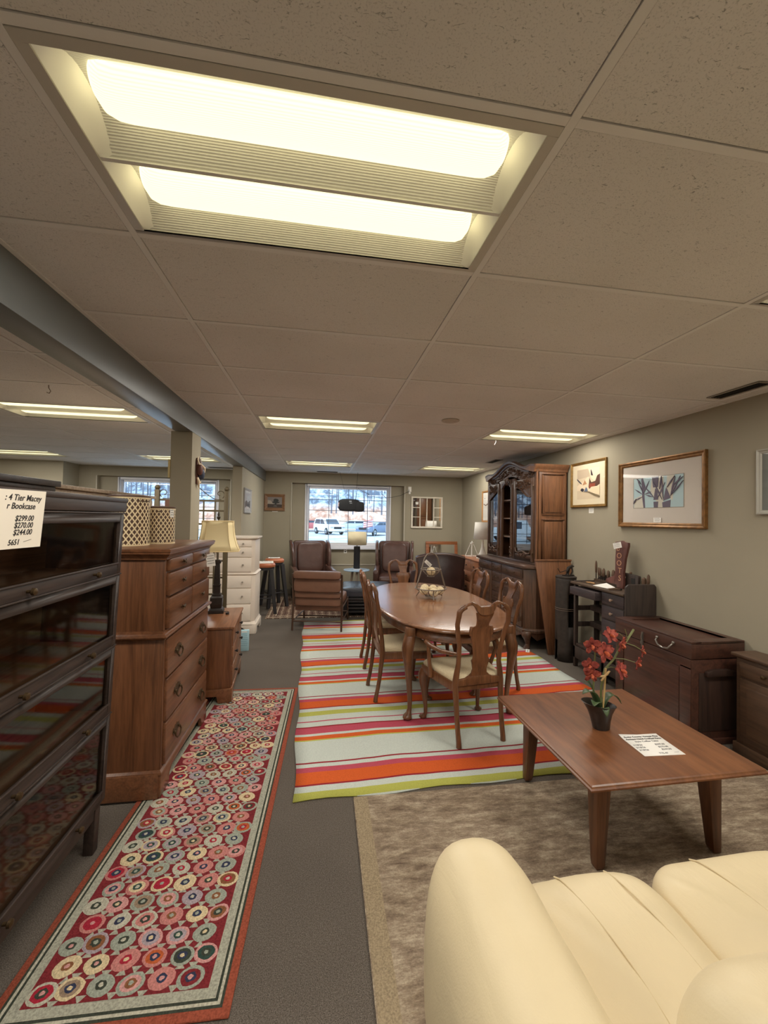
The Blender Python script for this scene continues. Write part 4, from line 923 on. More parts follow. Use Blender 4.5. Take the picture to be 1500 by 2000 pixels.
def post_y(z): return interp([0, 0.2, 0.42, 0.56, 0.75, 0.92, 1.03], [-0.255, -0.222, -0.200, -0.206, -0.235, -0.268, -0.285], z)
def post_x(z, arm): return interp([0, 0.22, 0.42, 0.58, 0.70, 0.86, 0.95], [0.178, 0.180, 0.186, 0.164, 0.172, 0.205, 0.196], z)
def make_chair(arm, label):
    t = thing('dining_armchair' if arm else 'dining_chair', label, 'chair', group='chairs around the dining table')
    fw, bw = (0.275, 0.20) if arm else (0.245, 0.195)
    for s in (-1, 1):
        zs = [0, 0.03, 0.10, 0.2, 0.3, 0.42, 0.50, 0.56, 0.62, 0.70, 0.78, 0.86, 0.91, 0.945]
        pts = [(s * post_x(z, arm), post_y(z), z) for z in zs]; rr_ = [0.020, 0.019, 0.018, 0.018, 0.020, 0.023, 0.021, 0.018, 0.0175, 0.017, 0.017, 0.017, 0.018, 0.020]
        pts += [(s * 0.180, post_y(0.965), 0.968), (s * 0.150, post_y(0.98), 0.985)]; rr_ += [0.020, 0.020]
        MB().tube(pts, rr_, 10).build('back_post', OAKC, t, sharp=70)
        cabriole(0.40, s * 0.7, 0.7, 0.036, knee=0.026).xf(tr(s * (fw - 0.035), 0.205, 0)).build('leg', OAKC, t, sharp=60)
    # yoke crest rail
    cr_ = []; N = 24
    for k in range(N + 1):
        u = -1 + 2 * k / N; a = abs(u)
        zc = interp([0, 0.25, 0.42, 0.62, 0.85, 1.0], [0.985, 0.985, 1.005, 1.018, 1.006, 0.984], a); hb_ = interp([0, 0.38, 0.55, 0.8, 1.0], [0.065, 0.060, 0.028, 0.020, 0.018], a)
        y = post_y(0.98) - 0.010 * (1 - u * u); x = u * 0.165; th = 0.013
        top = zc; bot = zc - hb_
        cr_.append([(x, y - th, bot + 0.004), (x, y - th, top - 0.006), (x, y - th * 0.4, top), (x, y + th * 0.6, top), (x, y + th, top - 0.006), (x, y + th, bot + 0.004), (x, y, bot)])
    MB().loft(cr_).build('crest_rail', OAKC, t, sharp=50)
    # vase splat
    zz = [0.455, 0.475, 0.49, 0.52, 0.56, 0.585, 0.60, 0.63, 0.70, 0.77, 0.805, 0.822, 0.835, 0.85, 0.875, 0.90, 0.93, 0.94]
    ww = [0.085, 0.078, 0.062, 0.056, 0.066, 0.074, 0.062, 0.058, 0.070, 0.086, 0.090, 0.082, 0.052, 0.048, 0.052, 0.060, 0.070, 0.070]
    rings = []
    for z, w in zip(zz, ww):
        y = interp([0.45, 0.60, 0.78, 0.94], [-0.203, -0.226, -0.232, -0.282], z)
        rings.append([(-w, y - 0.006, z), (-w * 0.5, y - 0.009, z), (w * 0.5, y - 0.009, z), (w, y - 0.006, z), (w, y + 0.006, z), (w * 0.5, y + 0.005, z), (-w * 0.5, y + 0.005, z), (-w, y + 0.006, z)])
    MB().loft(rings).build('splat', OAKC, t, sharp=40)
    for s in (-1, 1): MB().tube([(s * 0.086, -0.234, 0.765), (s * 0.088, -0.236, 0.80), (s * 0.082, -0.236, 0.826), (s * 0.070, -0.236, 0.826)], [0.009, 0.011, 0.011, 0.006], 8).build('splat_scroll', OAKC, t, sharp=70)
    MB().prism([(-0.17, 0.405), (0.17, 0.405), (0.17, 0.450), (0.11, 0.456), (0.085, 0.468), (-0.085, 0.468), (-0.11, 0.456), (-0.17, 0.450)], 'y', -0.216, -0.192).build('back_rail', OAKC, t, 0.004)
    def trap(f, b, z, y0=-0.205, y1=0.235): return [(-b, y0, z), (b, y0, z), (f, y1 - 0.03, z), (f - 0.04, y1, z), (-f + 0.04, y1, z), (-f, y1 - 0.03, z)]
    MB().loft([trap(fw, bw, 0.365), trap(fw, bw, 0.43)]).build('seat_rail', OAKC, t, 0.006)
    MB().loft([trap(fw - 0.016, bw - 0.012, 0.428, -0.190, 0.222), trap(fw - 0.010, bw - 0.006, 0.448, -0.190, 0.226), trap(fw - 0.020, bw - 0.014, 0.468, -0.180, 0.216), trap(fw - 0.075, bw - 0.06, 0.482, -0.13, 0.165), trap(fw - 0.15, bw - 0.12, 0.486, -0.07, 0.10)]).build('seat', SEATF, t, sharp=70)
    if arm:
        for s in (-1, 1):
            MB().tube([(s * 0.172, post_y(0.63), 0.635), (s * 0.195, -0.17, 0.628), (s * 0.245, -0.08, 0.622), (s * 0.285, 0.01, 0.636), (s * 0.292, 0.07, 0.650), (s * 0.280, 0.115, 0.645), (s * 0.268, 0.125, 0.635)], [0.013, 0.014, 0.016, 0.018, 0.019, 0.017, 0.012], 10).build('arm', OAKC, t, sharp=70)
            MB().tube([(s * 0.285, 0.05, 0.64), (s * 0.290, 0.03, 0.57), (s * 0.278, 0.045, 0.50), (s * 0.262, 0.06, 0.44), (s * 0.258, 0.06, 0.385)], [0.017, 0.015, 0.015, 0.018, 0.020], 10).build('arm_support', OAKC, t, sharp=70)
    return t
RZ = 0.0108
c1 = place(make_chair(True, 'dining armchair with vase splat at the near end of the table'), (1.125, 3.01, RZ), 8.5)
c2 = place(make_chair(False, 'nearer dining chair on the left side of the table'), (0.745, 3.70, RZ), -86)
dup(c2, (0.745, 4.46, RZ), -90, 'farther dining chair on the left side of the table')
dup(c2, (1.615, 3.765, RZ), 92, 'nearer dining chair on the right side of the table, facing the left side')
dup(c2, (1.60, 4.52, RZ), 93, 'farther dining chair on the right side, in front of the china cabinet')
dup(c2, (1.175, 5.40, RZ), 180, 'dining chair at the far end of the table behind the wire basket')
# ---- tiered wire fruit basket
WIRE = plain('grey_iron_wire', C(128, 116, 104), 0.4, 0.5)
wb = thing('tiered_wire_basket', 'two tier wire fruit basket with arched handle on the dining table', 'basket', (1.175, 4.19, 0.768), 6)
def wire_bowl(c, r, h, nm, nrib=10):
    m = MB(); ring = lambda rad, z: [(c[0] + rad * cos(2 * pi * i / 32), c[1] + rad * sin(2 * pi * i / 32), c[2] + z) for i in range(32)]
    m.tube(ring(r, 0), 0.006, 6, closed=True); m.tube(ring(r * 0.35, -h), 0.004, 6, closed=True)
    for k in range(nrib):
        a = 2 * pi * k / nrib; m.tube([(c[0] + r * q * cos(a), c[1] + r * q * sin(a), c[2] - h * (1 - ((q - 0.0)) ** 2.0)) for q in (0.0, 0.35, 0.6, 0.82, 1.0)], 0.0034, 5)
    return m.build(nm, WIRE, wb)
wire_bowl((0, 0, 0.105), 0.165, 0.085, 'lower_bowl', 12); wire_bowl((0, 0, 0.305), 0.105, 0.075, 'upper_bowl', 10)
MB().tube([(-0.165, 0, 0.105), (-0.155, 0, 0.14), (-0.105, 0, 0.305), (-0.075, 0, 0.42), (-0.045, 0, 0.462), (0, 0, 0.478), (0.045, 0, 0.462), (0.075, 0, 0.42), (0.105, 0, 0.305), (0.155, 0, 0.14), (0.165, 0, 0.105)], 0.0085, 8).build('handle', WIRE, wb)
for a in (-100, 20, 140):
    ca, sa = cos(radians(a)), sin(radians(a)); MB().tube([(ca * 0.16, sa * 0.16, 0.105), (ca * 0.128, sa * 0.128, 0.055), (ca * 0.165, sa * 0.165, 0.004)], 0.006, 7).build('foot', WIRE, wb)
def ballm(nm):
    t = NT(nm); t.set(rough=0.95, spec=0.1); n = t.noise(t.coords(), 60, 3, 0.7); t.set(color=t.ramp(n, [(0.3, C(196, 172, 132)), (0.7, C(236, 220, 186))])); t.bump(n, 0.6, 0.006); return t.m
BALL = M('cream_twine', ballm)
bp = [((-0.085, -0.02, 0.083), 'woven cream ball at the left of the lower wire bowl'), ((0.0, -0.088, 0.072), 'woven cream ball at the front of the lower wire bowl'), ((0.086, -0.040, 0.082), 'woven cream ball at the right of the lower wire bowl'),
      ((0.050, 0.060, 0.082), 'woven cream ball at the back of the lower wire bowl'), ((-0.035, 0.085, 0.088), 'woven cream ball half hidden at the back left of the wire bowl'), ((0.0, 0.0, 0.283), 'single woven cream ball in the upper wire bowl')]
for (p, lab) in bp:
    b = MB(); b.ball((0, 0, 0), 0.046, 20); o = b.build('twine_ball', BALL); a = radians(6)
    tag(place(o, (1.175 + p[0] * cos(a) - p[1] * sin(a), 4.19 + p[0] * sin(a) + p[1] * cos(a), 0.768 + p[2])), lab, 'ball', 'woven balls in the wire basket')
t = thing('hang_tag', 'white paper tag tied to the handle of the wire basket', 'price tag', (1.105, 4.17, 1.165)); t.rotation_euler = (0, radians(42), 0)
MB().box(0, 0.085, -0.001, 0.0005, -0.018, 0.018).build('card', PAPERW, t); scribble(MB(), 0.02, 0.08, 2, 0.003, 0.010, 0.003, 2, y=-0.0016).build('card_printing', INK, t)
t = thing('table_price_sheet', 'white price sheet lying on the dining table top', 'price sheet', (0.797, 3.455, 0.7638), -42)
MB().box(-0.115, 0.115, -0.045, 0.045, 0, 0.001).build('sheet', PAPERW, t)
m = MB(); rr = random.Random(8)
for k in range(4):
    x = -0.09
    while x < 0.08: w = rr.uniform(0.01, 0.03); m.box(x, x + w, 0.022 - k * 0.018, 0.027 - k * 0.018, 0.001, 0.0013); x += w + 0.007
m.build('sheet_printing', INK, t)

# ================================================================ COFFEE TABLE
CTX = wood('walnut_table_top', C(132, 84, 52), C(94, 56, 34), 'y', 0.32, 3, 0.2, stretch=9); CTL = wood('walnut_table_leg', C(112, 72, 46), C(78, 48, 30), 'z', 0.38)
ctb = thing('coffee_table', 'low square reddish brown coffee table with tapered legs on the beige rug', 'table', (1.61, 2.035, 0.0118), 0.6)
h = 0.455
MB().loft([[(sx * (h - i), sy * (h - i), z) for sx, sy in ((-1, -1), (1, -1), (1, 1), (-1, 1))] for i, z in ((0.012, 0.436), (0.0, 0.440), (0.0, 0.447), (0.006, 0.452), (0.008, 0.458), (0.014, 0.462))]).build('table_top', CTX, ctb, sharp=20)
for (x0, x1, y0, y1) in ((-0.31, 0.31, -0.325, -0.305), (-0.31, 0.31, 0.305, 0.325), (-0.325, -0.305, -0.31, 0.31), (0.305, 0.325, -0.31, 0.31)): MB().box(x0, x1, y0, y1, 0.352, 0.437).build('apron', CTL, ctb, 0.003)
for sx in (-1, 1):
    for sy in (-1, 1):
        a, b = 0.337 * sx, 0.337 * sy
        MB().loft([[(a - sx * p, b - sy * q, z) for p, q in ((0, 0), (w, 0), (w, w), (0, w))] for w, z in ((0.040, 0), (0.046, 0.02), (0.072, 0.345), (0.074, 0.437))]).build('leg', CTL, ctb, 0.005)
# price sheet with the shop's lettering
sh = thing('coffee_table_sheet', 'white lettered price sheet lying on the coffee table', 'price sheet', (1.686, 1.842, 0.4735), -3)
n = 12; rings = []
for k in range(n + 1):
    u = k / n; lift = 0.010 * max(0, u - 0.75) ** 2 * 16 * 0.5
    rings.append([(-0.108, -0.095 + 0.19 * u, lift * 1.2), (0.0, -0.095 + 0.19 * u, 0.0), (0.108, -0.095 + 0.19 * u, lift * 0.4)])
o = MB().loft(rings, cap=False, closed=False).build('sheet', PAPERW, sh); md = o.modifiers.new('thick', 'SOLIDIFY'); md.thickness = 0.0008
for body, x, y, sz, al in (('Bucks County Vintage Pine', 0, 0.066, 0.0175, 'CENTER'), ('Antique Hand Crafted Farm', 0, 0.045, 0.0175, 'CENTER'), ('Style Coffee Table', 0, 0.024, 0.0175, 'CENTER'), ('1/18/26', -0.098, -0.006, 0.0165, 'LEFT'), ('2/18/26', -0.098, -0.028, 0.0165, 'LEFT'), ('3/18/26', -0.098, -0.050, 0.0165, 'LEFT'),
                           ('$299.00', 0.075, -0.006, 0.0165, 'RIGHT'), ('$270.00', 0.075, -0.028, 0.0165, 'RIGHT'), ('$244.00', 0.075, -0.050, 0.0165, 'RIGHT'), ('T75-47', 0.03, -0.082, 0.0165, 'RIGHT'), ('~~~~~', 0.09, -0.075, 0.008, 'RIGHT')):
    lettering(body, sz, INK, sh, tr(x, y, 0.0026 if y > 0.03 else 0.0009), shear=0.2, align=al, ex=0.0002, bold=0.0003)
# ---- orchid
PB = (1.545, 2.025, 0.4735)
oc = thing('potted_orchid', 'artificial orchid with rust red flowers in a dark flared oval pot', 'plant', PB)
POT = plain('charcoal_glazed_pot', C(52, 44, 40), 0.35, nz=0.3, nscale=30)
rings = []
def pring(rx, ry, z, slant, cx=0.0): return [(cx + rx * cos(2 * pi * i / 28), ry * sin(2 * pi * i / 28), z - slant * cos(2 * pi * i / 28)) for i in range(28)]
for rx, ry, z, sl, cx in ((0.044, 0.036, 0.0, 0, 0.0), (0.046, 0.038, 0.004, 0, 0.0), (0.054, 0.044, 0.05, 0.002, -0.004), (0.066, 0.053, 0.09, 0.006, -0.008), (0.088, 0.066, 0.128, 0.012, -0.014), (0.096, 0.072, 0.136, 0.013, -0.016), (0.093, 0.069, 0.137, 0.013, -0.016), (0.080, 0.058, 0.122, 0.012, -0.014), (0.060, 0.046, 0.085, 0.006, -0.010)): rings.append(pring(rx, ry, z, sl, cx))
MB().loft(rings).build('pot', POT, oc, sharp=60)
MB().lathe([(0.058, 0.086), (0.03, 0.092), (0.005, 0.094)], (-0.010, 0, 0), 20, 1, 0.78).build('moss', plain('dry_moss', C(70, 64, 44), 0.95, nz=0.5, nscale=90), oc)
STEM = plain('orchid_stem', C(112, 116, 72), 0.6); CANE = plain('bamboo_stake', C(184, 152, 100), 0.6)
MB().tube([(-0.004, 0, 0.08), (0.006, 0.01, 0.22), (0.020, 0, 0.32), (0.068, -0.01, 0.378), (0.092, -0.01, 0.42), (0.145, 0.0, 0.46), (0.205, 0.01, 0.53)], [0.006, 0.006, 0.006, 0.005, 0.005, 0.005, 0.006], 8).build('flower_stem', STEM, oc)
MB().tube([(-0.030, 0.02, 0.08), (-0.034, 0.02, 0.22), (-0.036, 0.01, 0.32), (-0.040, 0.0, 0.42)], [0.005, 0.005, 0.0045, 0.004], 8).build('flower_stem', STEM, oc)
MB().tube([(-0.012, -0.025, 0.08), (0.000, -0.022, 0.20), (0.014, -0.015, 0.33)], 0.005, 8).build('bamboo_stake', CANE, oc)
tie = MB(); tie.tube([(-0.045, -0.02, 0.290), (-0.010, -0.028, 0.293), (0.010, -0.028, 0.300), (0.030, -0.024, 0.318), (0.012, -0.03, 0.312), (-0.004, -0.03, 0.292), (-0.022, -0.026, 0.268)], 0.005, 6); tie.build('raffia_tie', CANE, oc)
LEAF = plain('orchid_leaf_green', C(74, 92, 58), 0.4, nz=0.25, nscale=20)
def leaf(p0, p1, p2, w):
    A, B, Cc = Vector(p0), Vector(p1), Vector(p2); rings = []
    side = (Cc - A).cross(Vector((0, 0, 1))).normalized()
    for k in range(11):
        u = k / 10; P = A * (1 - u) ** 2 + B * 2 * u * (1 - u) + Cc * u * u; ww = 1.4 * w * sin(pi * min(1, 0.12 + 0.88 * u)) ** 0.6 if u < 1 else 0.001
        rings.append([tuple(P - side * ww + Vector((0, 0, ww * 0.35))), tuple(P), tuple(P + side * ww + Vector((0, 0, ww * 0.35)))])
    o = MB().loft(rings, cap=False, closed=False).build('leaf', LEAF, oc); md = o.modifiers.new('thick', 'SOLIDIFY'); md.thickness = 0.002
leaf((-0.01, 0, 0.09), (-0.06, -0.02, 0.25), (-0.135, -0.03, 0.205), 0.020); leaf((-0.015, -0.005, 0.09), (-0.07, -0.05, 0.20), (-0.11, -0.09, 0.165), 0.018); leaf((0, 0, 0.09), (-0.05, 0.03, 0.27), (-0.07, 0.05, 0.235), 0.018)
leaf((0.0, 0, 0.09), (0.05, 0.01, 0.24), (0.125, 0.0, 0.125), 0.017); leaf((-0.01, -0.01, 0.09), (-0.02, -0.06, 0.17), (-0.03, -0.085, 0.10), 0.016)
def petal_mat(nm):
    t = NT(nm); t.set(rough=0.7, spec=0.2); n = t.noise(t.coords(), 45, 3, 0.6); t.set(color=t.ramp(n, [(0.3, C(104, 42, 40)), (0.55, C(146, 68, 58)), (0.75, C(178, 100, 78))])); return t.m
PET = M('rust_orchid_petal', petal_mat); LIP = plain('orchid_lip', C(176, 82, 50), 0.6)
rr = random.Random(4)
def flower(p, yaw, pitch, s, dark=False):
    mt = tr(*p) @ rot('Z', yaw) @ rot('X', pitch) @ Matrix.Scale(s * 1.12, 4)
    fl_ = None
    for k in range(5):
        a = 90 + 72 * k + rr.uniform(-8, 8); L = 0.042 if k % 2 else 0.036; w = 0.020 if k in (1, 4) else 0.013; rings = []
        for q in range(6):
            u = q / 5; ww = w * sin(pi * (0.08 + 0.86 * u)) ** 0.7
            rings.append([(-ww, -0.004 * u * u - 0.006 * u, 0.004 + L * u), (-ww * 0.4, -0.010 * u * (1 - u), 0.004 + L * u * 1.03), (ww * 0.4, -0.010 * u * (1 - u), 0.004 + L * u * 1.03), (ww, -0.004 * u * u - 0.006 * u, 0.004 + L * u)])
        o = MB().loft(rings, cap=False, closed=False).xf(mt @ rot('Y', a - 90)).build('petal', PET, oc); md = o.modifiers.new('thick', 'SOLIDIFY'); md.thickness = 0.0012
    MB().tube([(0, -0.002, 0), (0.004, -0.012, -0.006), (0, -0.02, -0.012), (0, -0.022, -0.018)], [0.004, 0.008, 0.007, 0.002], 8).xf(mt).build('flower_lip', LIP, oc)
for (x, z, y, yaw, pit, s) in ((-0.082, 0.464, -0.03, -25, 0, 0.95), (0.034, 0.512, -0.02, 10, -30, 1.0), (-0.019, 0.430, -0.045, 5, -15, 1.15), (0.104, 0.462, -0.02, 30, 10, 0.9), (-0.090, 0.312, -0.04, -20, 10, 0.9), (-0.086, 0.352, -0.02, -35, -5, 0.9), (0.084, 0.326, -0.04, 25, -25, 1.05), (0.250, 0.412, 0.0, 40, 0, 0.7), (0.214, 0.350, -0.01, 30, 5, 0.75)): flower((x, y, z), yaw, pit, s)
for a, b in (((0.145, 0.46), (0.250, 0.412)), ((0.070, 0.378), (0.205, 0.352)), ((0.092, 0.42), (0.10, 0.462)), ((0.15, 0.47), (0.09, 0.52)), ((0.16, 0.475), (0.13, 0.54)), ((-0.036, 0.36), (-0.075, 0.35)), ((0.02, 0.32), (0.08, 0.33)), ((-0.04, 0.42), (-0.02, 0.435)), ((-0.04, 0.42), (-0.08, 0.465)), ((0.09, 0.52), (0.038, 0.515))):
    MB().tube([(a[0], 0, a[1]), ((a[0] + b[0]) / 2, -0.006, (a[1] + b[1]) / 2 + 0.008), (b[0], -0.014, b[1])], [0.0025, 0.002, 0.0018], 5).build('flower_stalk', STEM, oc)

# ================================================================ CREAM SOFA
CRL = leather('cream_leather', C(220, 202, 164), 0.42, 0.16, 0.08, 3, (16, 5, 9))
so = thing('cream_sofa', 'plump cream leather sofa in the right foreground facing the coffee table', 'sofa', (0.31, 0.05, 0.0118), 0)
def wr(seed, amp=0.005):
    def f(p):
        x, y, z = p; w = amp * (sin(x * 23 + y * 9 + seed) * sin(y * 17 - x * 6 + seed * 2) + 0.5 * sin(x * 51 + y * 33 + seed * 3))
        return (x + w * 0.6, y + w * 0.4, z + w)
    return f
def arm(x0, x1, nm):
    xc = (x0 + x1) / 2; hw = (x1 - x0) / 2; rings = []
    for k in range(27):
        v = k / 26; y = 0.02 + 1.165 * v
        tt_ = max(0.0, (v - 0.84) / 0.16); s = max(0.0, 1 - tt_ ** 3.2) ** 0.42 if tt_ < 1 else 0.0; s = max(s, 0.12)
        zt_ = 0.648 + 0.018 * sin(v * 2.2); ring = []
        for i in range(20):
            a = 2 * pi * i / 20; c, q = cos(a), sin(a)
            x = xc + hw * (0.35 + 0.65 * s) * math.copysign(abs(c) ** 0.62, c); z = 0.34 + (zt_ - 0.34) * (0.55 + 0.45 * s) * math.copysign(abs(q) ** 0.75, q)
            if q < 0: z = 0.34 + 0.27 * math.copysign(abs(q) ** 0.4, q)
            ring.append(wr(1.7, 0.004)((x, y, z)))
        rings.append(ring)
    return MB().loft(rings).build(nm, CRL, so, sharp=80, sub=1)
arm(0.0, 0.315, 'arm'); arm(2.05, 2.365, 'arm')
MB().box(0.10, 2.26, 0.06, 1.04, 0.06, 0.30).build('sofa_base', CRL, so, 0.03, 3)
for i, (x0, x1) in enumerate(((0.315, 0.760), (0.760, 1.405), (1.405, 2.05))):
    MB().pillow(((x0 + x1) / 2, 0.74, 0.368), ((x1 - x0) / 2 + 0.008, 0.455, 0.108), 0.34, 40, 20, wr(i * 2.1, 0.005), e2=0.5).build('seat_cushion', CRL, so, sharp=80, sub=1)
    MB().pillow(((x0 + x1) / 2, 0.40, 0.600), ((x1 - x0) / 2 + 0.004, 0.245, 0.232), 0.45, 36, 20, wr(i * 3.3 + 1, 0.006), e2=0.6).build('back_cushion', CRL, so, sharp=80, sub=1)
def seam(cx, hx, x, y0, y1):
    e, e2, hy, hz = 0.34, 0.5, 0.455, 0.108; pts = []
    for k in range(23):
        y = y0 + (y1 - y0) * k / 22; xx = x + 0.012 * sin(y * 9); g = (abs((xx - cx) / hx) ** (2 / e) + abs((y - 0.74) / hy) ** (2 / e)) ** (e / e2)
        pts.append((xx, y, 0.368 + hz * max(0.0, 1 - g) ** (e2 / 2) + 0.0015))
    MB().tube(pts, 0.0026, 6).build('seam_welt', CRL, so)
seam(0.5375, 0.2305, 0.475, 0.52, 1.18); seam(0.5375, 0.2305, 0.645, 0.52, 1.17); seam(1.0825, 0.3305, 0.98, 0.52, 1.18)
MB().box(0.10, 2.26, 0.0, 0.20, 0.06, 0.72).build('back_frame', CRL, so, 0.05, 4)
for x in (0.16, 2.20):
    for y in (0.10, 0.95): MB().lathe([(0.022, 0), (0.030, 0.06)], (x, y, 0), 14).build('foot', BK, so)
# ================================================================ LOUNGE BY THE WINDOW
BRL = leather('chestnut_leather', C(86, 60, 52), 0.27, 0.2, 0.25); TANL = leather('tan_leather', C(116, 82, 64), 0.42, 0.25, 0.2); DBL = leather('dark_brown_leather', C(62, 42, 38), 0.36, 0.2, 0.3); BLKL = leather('black_blue_leather', C(52, 54, 62), 0.25, 0.3, 0.2)
RUSTM = plain('bronze_flat_bar', C(82, 60, 46), 0.45, 0.4)
ac = thing('leather_armchair', 'low tan leather armchair on a thin metal frame, seen from behind', 'armchair', (0.04, 6.08, 0.013), -11)
for s in (-1, 1):
    MB().tube([(s * 0.345, -0.33, 0), (s * 0.345, -0.30, 0.42), (s * 0.345, -0.36, 0.80)], 0.014, 4).build('back_leg', RUSTM, ac); MB().tube([(s * 0.345, 0.38, 0), (s * 0.345, 0.34, 0.36)], 0.012, 4).build('leg', RUSTM, ac)
    MB().tube([(s * 0.345, -0.32, 0.13), (s * 0.345, 0.37, 0.13)], 0.010, 4).build('side_rail', RUSTM, ac); MB().tube([(s * 0.345, -0.30, 0.32), (s * 0.345, 0.34, 0.34)], 0.011, 4).build('side_rail', RUSTM, ac)
MB().tube([(-0.345, -0.32, 0.13), (0.345, -0.32, 0.13)], 0.011, 4).build('cross_rail', RUSTM, ac); MB().tube([(-0.345, 0.37, 0.13), (0.345, 0.37, 0.13)], 0.011, 4).build('cross_rail', RUSTM, ac); MB().tube([(-0.345, 0.02, 0.13), (0.345, 0.02, 0.13)], 0.009, 4).build('cross_rail', RUSTM, ac)
segs = [(0.34, 0.46, -0.235, 0.055), (0.46, 0.545, -0.270, 0.05), (0.545, 0.735, -0.305, 0.05), (0.735, 0.835, -0.345, 0.055)]
for (z0, z1, y, hy) in segs: MB().pillow((0, y, (z0 + z1) / 2), (0.332, hy, (z1 - z0) / 2 + 0.004), 0.16, 28, 12, e2=0.28).build('back_pad', TANL, ac, sharp=70)
MB().pillow((0, 0.07, 0.385), (0.335, 0.33, 0.075), 0.18, 28, 12, e2=0.32).build('seat_cushion', TANL, ac, sharp=70)
MB().box(-0.33, 0.33, -0.24, -0.21, 0.265, 0.34).build('webbing_strap', TANL, ac, 0.008)
def wing_chair(label, loc, rz):
    t = thing('wing_chair', label, 'armchair', loc, rz, 'leather wing chairs by the window')
    def slab(pts, y0, y1, lean, nm, bev=0.035):    # outline in x,z, thickness in y, leaning backwards with height
        m = MB().prism(pts, 'y', y0, y1); m.v = [(x, y + lean * (z - 0.4), z) for x, y, z in m.v]; return m.build(nm, BRL, t, bev, 3, sharp=50)
    slab([(-0.30, 0.30), (0.30, 0.30), (0.33, 1.09), (0.29, 1.125), (-0.29, 1.125), (-0.33, 1.09)], 0.17, 0.30, 0.16, 'backrest')
    MB().pillow((0, 0.165, 0.80), (0.265, 0.075, 0.30), 0.3, 26, 14, lambda p: (p[0], p[1] + 0.16 * (p[2] - 0.4), p[2]), e2=0.4).build('back_cushion', BRL, t, sharp=70)
    for s in (-1, 1):
        wg = [(0.26, 0.60), (-0.02, 0.60), (-0.05, 0.72), (-0.03, 0.90), (0.06, 1.06), (0.20, 1.135), (0.30, 1.13)]
        m = MB().prism(wg, 'x', s * 0.315, s * 0.375); m.v = [(x + s * 0.05 * (z - 0.6), y + 0.16 * (z - 0.4), z) for x, y, z in m.v]; m.build('wing', BRL, t, 0.022, 3, sharp=50)
        m = MB().prism([(0.28, 0.28), (-0.40, 0.28), (-0.42, 0.55), (-0.38, 0.60), (-0.02, 0.64), (0.28, 0.66)], 'x', s * 0.30, s * 0.40); m.build('arm', BRL, t, 0.03, 3, sharp=50)
        for y in (-0.36, 0.26): MB().frustum((s * 0.33, y), (0.018, 0.018), (0.028, 0.028), 0, 0.20).build('leg', BK, t, 0.003, 1)
    MB().box(-0.31, 0.31, -0.40, 0.26, 0.18, 0.33).build('seat_base', BRL, t, 0.02, 2)
    MB().pillow((0, -0.10, 0.395), (0.30, 0.345, 0.085), 0.2, 28, 12, e2=0.35).build('seat_cushion', BRL, t, sharp=70)
    return t
w1 = wing_chair('left brown leather wing chair under the window, behind the tan armchair', (-0.14, 7.98, 0.013), 12)
dup(w1, (1.49, 8.06, 0.013), -11, 'right brown leather wing chair under the window, beside the drum shade lamp')
# chair seen from behind
wb3 = thing('rolled_back_armchair', 'dark brown upholstered armchair turned with its rounded back to the room', 'armchair', (2.12, 7.10, 0.0), 173)
rings = []
for k in range(17):
    u = -1 + k / 8; x = 0.42 * u; y = 0.30 - 0.10 * u * u; zt_ = 1.035 - 0.075 * abs(u) ** 2.2
    rings.append([(x * 0.86, y - 0.05, 0.20), (x * 0.95, y - 0.06, 0.55), (x * 1.03, y - 0.02, zt_ - 0.03), (x * 1.04, y + 0.03, zt_), (x * 1.03, y + 0.08, zt_ - 0.03), (x * 0.95, y + 0.05, 0.55), (x * 0.86, y + 0.06, 0.20)])
MB().loft(rings).build('backrest', DBL, wb3, sharp=70)
MB().tube([(0.42 * (-1 + k / 8) * 1.03, 0.30 - 0.10 * (-1 + k / 8) ** 2 + 0.075, 1.035 - 0.075 * abs(-1 + k / 8) ** 2.2 - 0.03) for k in range(17)], 0.007, 6).build('welt', plain('brown_welt', C(112, 88, 78), 0.5), wb3)
for s in (-1, 1):
    m = MB().prism([(0.20, 0.20), (-0.40, 0.20), (-0.42, 0.56), (-0.36, 0.63), (0.20, 0.72)], 'x', s * 0.33, s * 0.45); m.build('arm', DBL, wb3, 0.035, 3, sharp=50)
    for y in (-0.36, 0.26): MB().frustum((s * 0.34, y), (0.018, 0.018), (0.028, 0.028), 0, 0.20).build('leg', BK, wb3)
MB().box(-0.33, 0.33, -0.38, 0.24, 0.18, 0.34).build('seat_base', DBL, wb3, 0.02, 2); MB().pillow((0, -0.10, 0.40), (0.32, 0.31, 0.085), 0.2, 24, 12, e2=0.35).build('seat_cushion', DBL, wb3, sharp=70)
# side table and lamp
st_ = thing('round_side_table', 'round side table with pale blue top between the wing chairs', 'side table', (0.70, 7.72, 0.0145))
MB().lathe([(0.235, 0.590), (0.248, 0.594), (0.25, 0.604), (0.246, 0.610), (0.02, 0.611)], n=40).build('table_top', plain('pale_blue_lacquer', C(150, 176, 200), 0.15, coat=0.4), st_)
for a in (30, 150, 270): MB().tube([(0.08 * cos(radians(a)), 0.08 * sin(radians(a)), 0.59), (0.17 * cos(radians(a)), 0.17 * sin(radians(a)), 0)], [0.024, 0.014], 10).build('leg', wood('pale_ash_leg', C(176, 160, 140), C(140, 122, 102), 'z', 0.5), st_)
dl = thing('drum_shade_lamp', 'table lamp with black cylinder base and cream drum shade before the window', 'lamp', (0.70, 7.72, 0.6266))
MB().lathe([(0.075, 0), (0.075, 0.014), (0.058, 0.018)], n=24).build('lamp_foot', plain('clear_acrylic_foot', C(200, 205, 210), 0.1), dl); MB().lathe([(0.057, 0.018), (0.060, 0.03), (0.060, 0.430), (0.052, 0.440)], n=28).build('lamp_base', plain('black_rattan', C(34, 32, 36), 0.55, nz=0.4, nscale=80), dl)
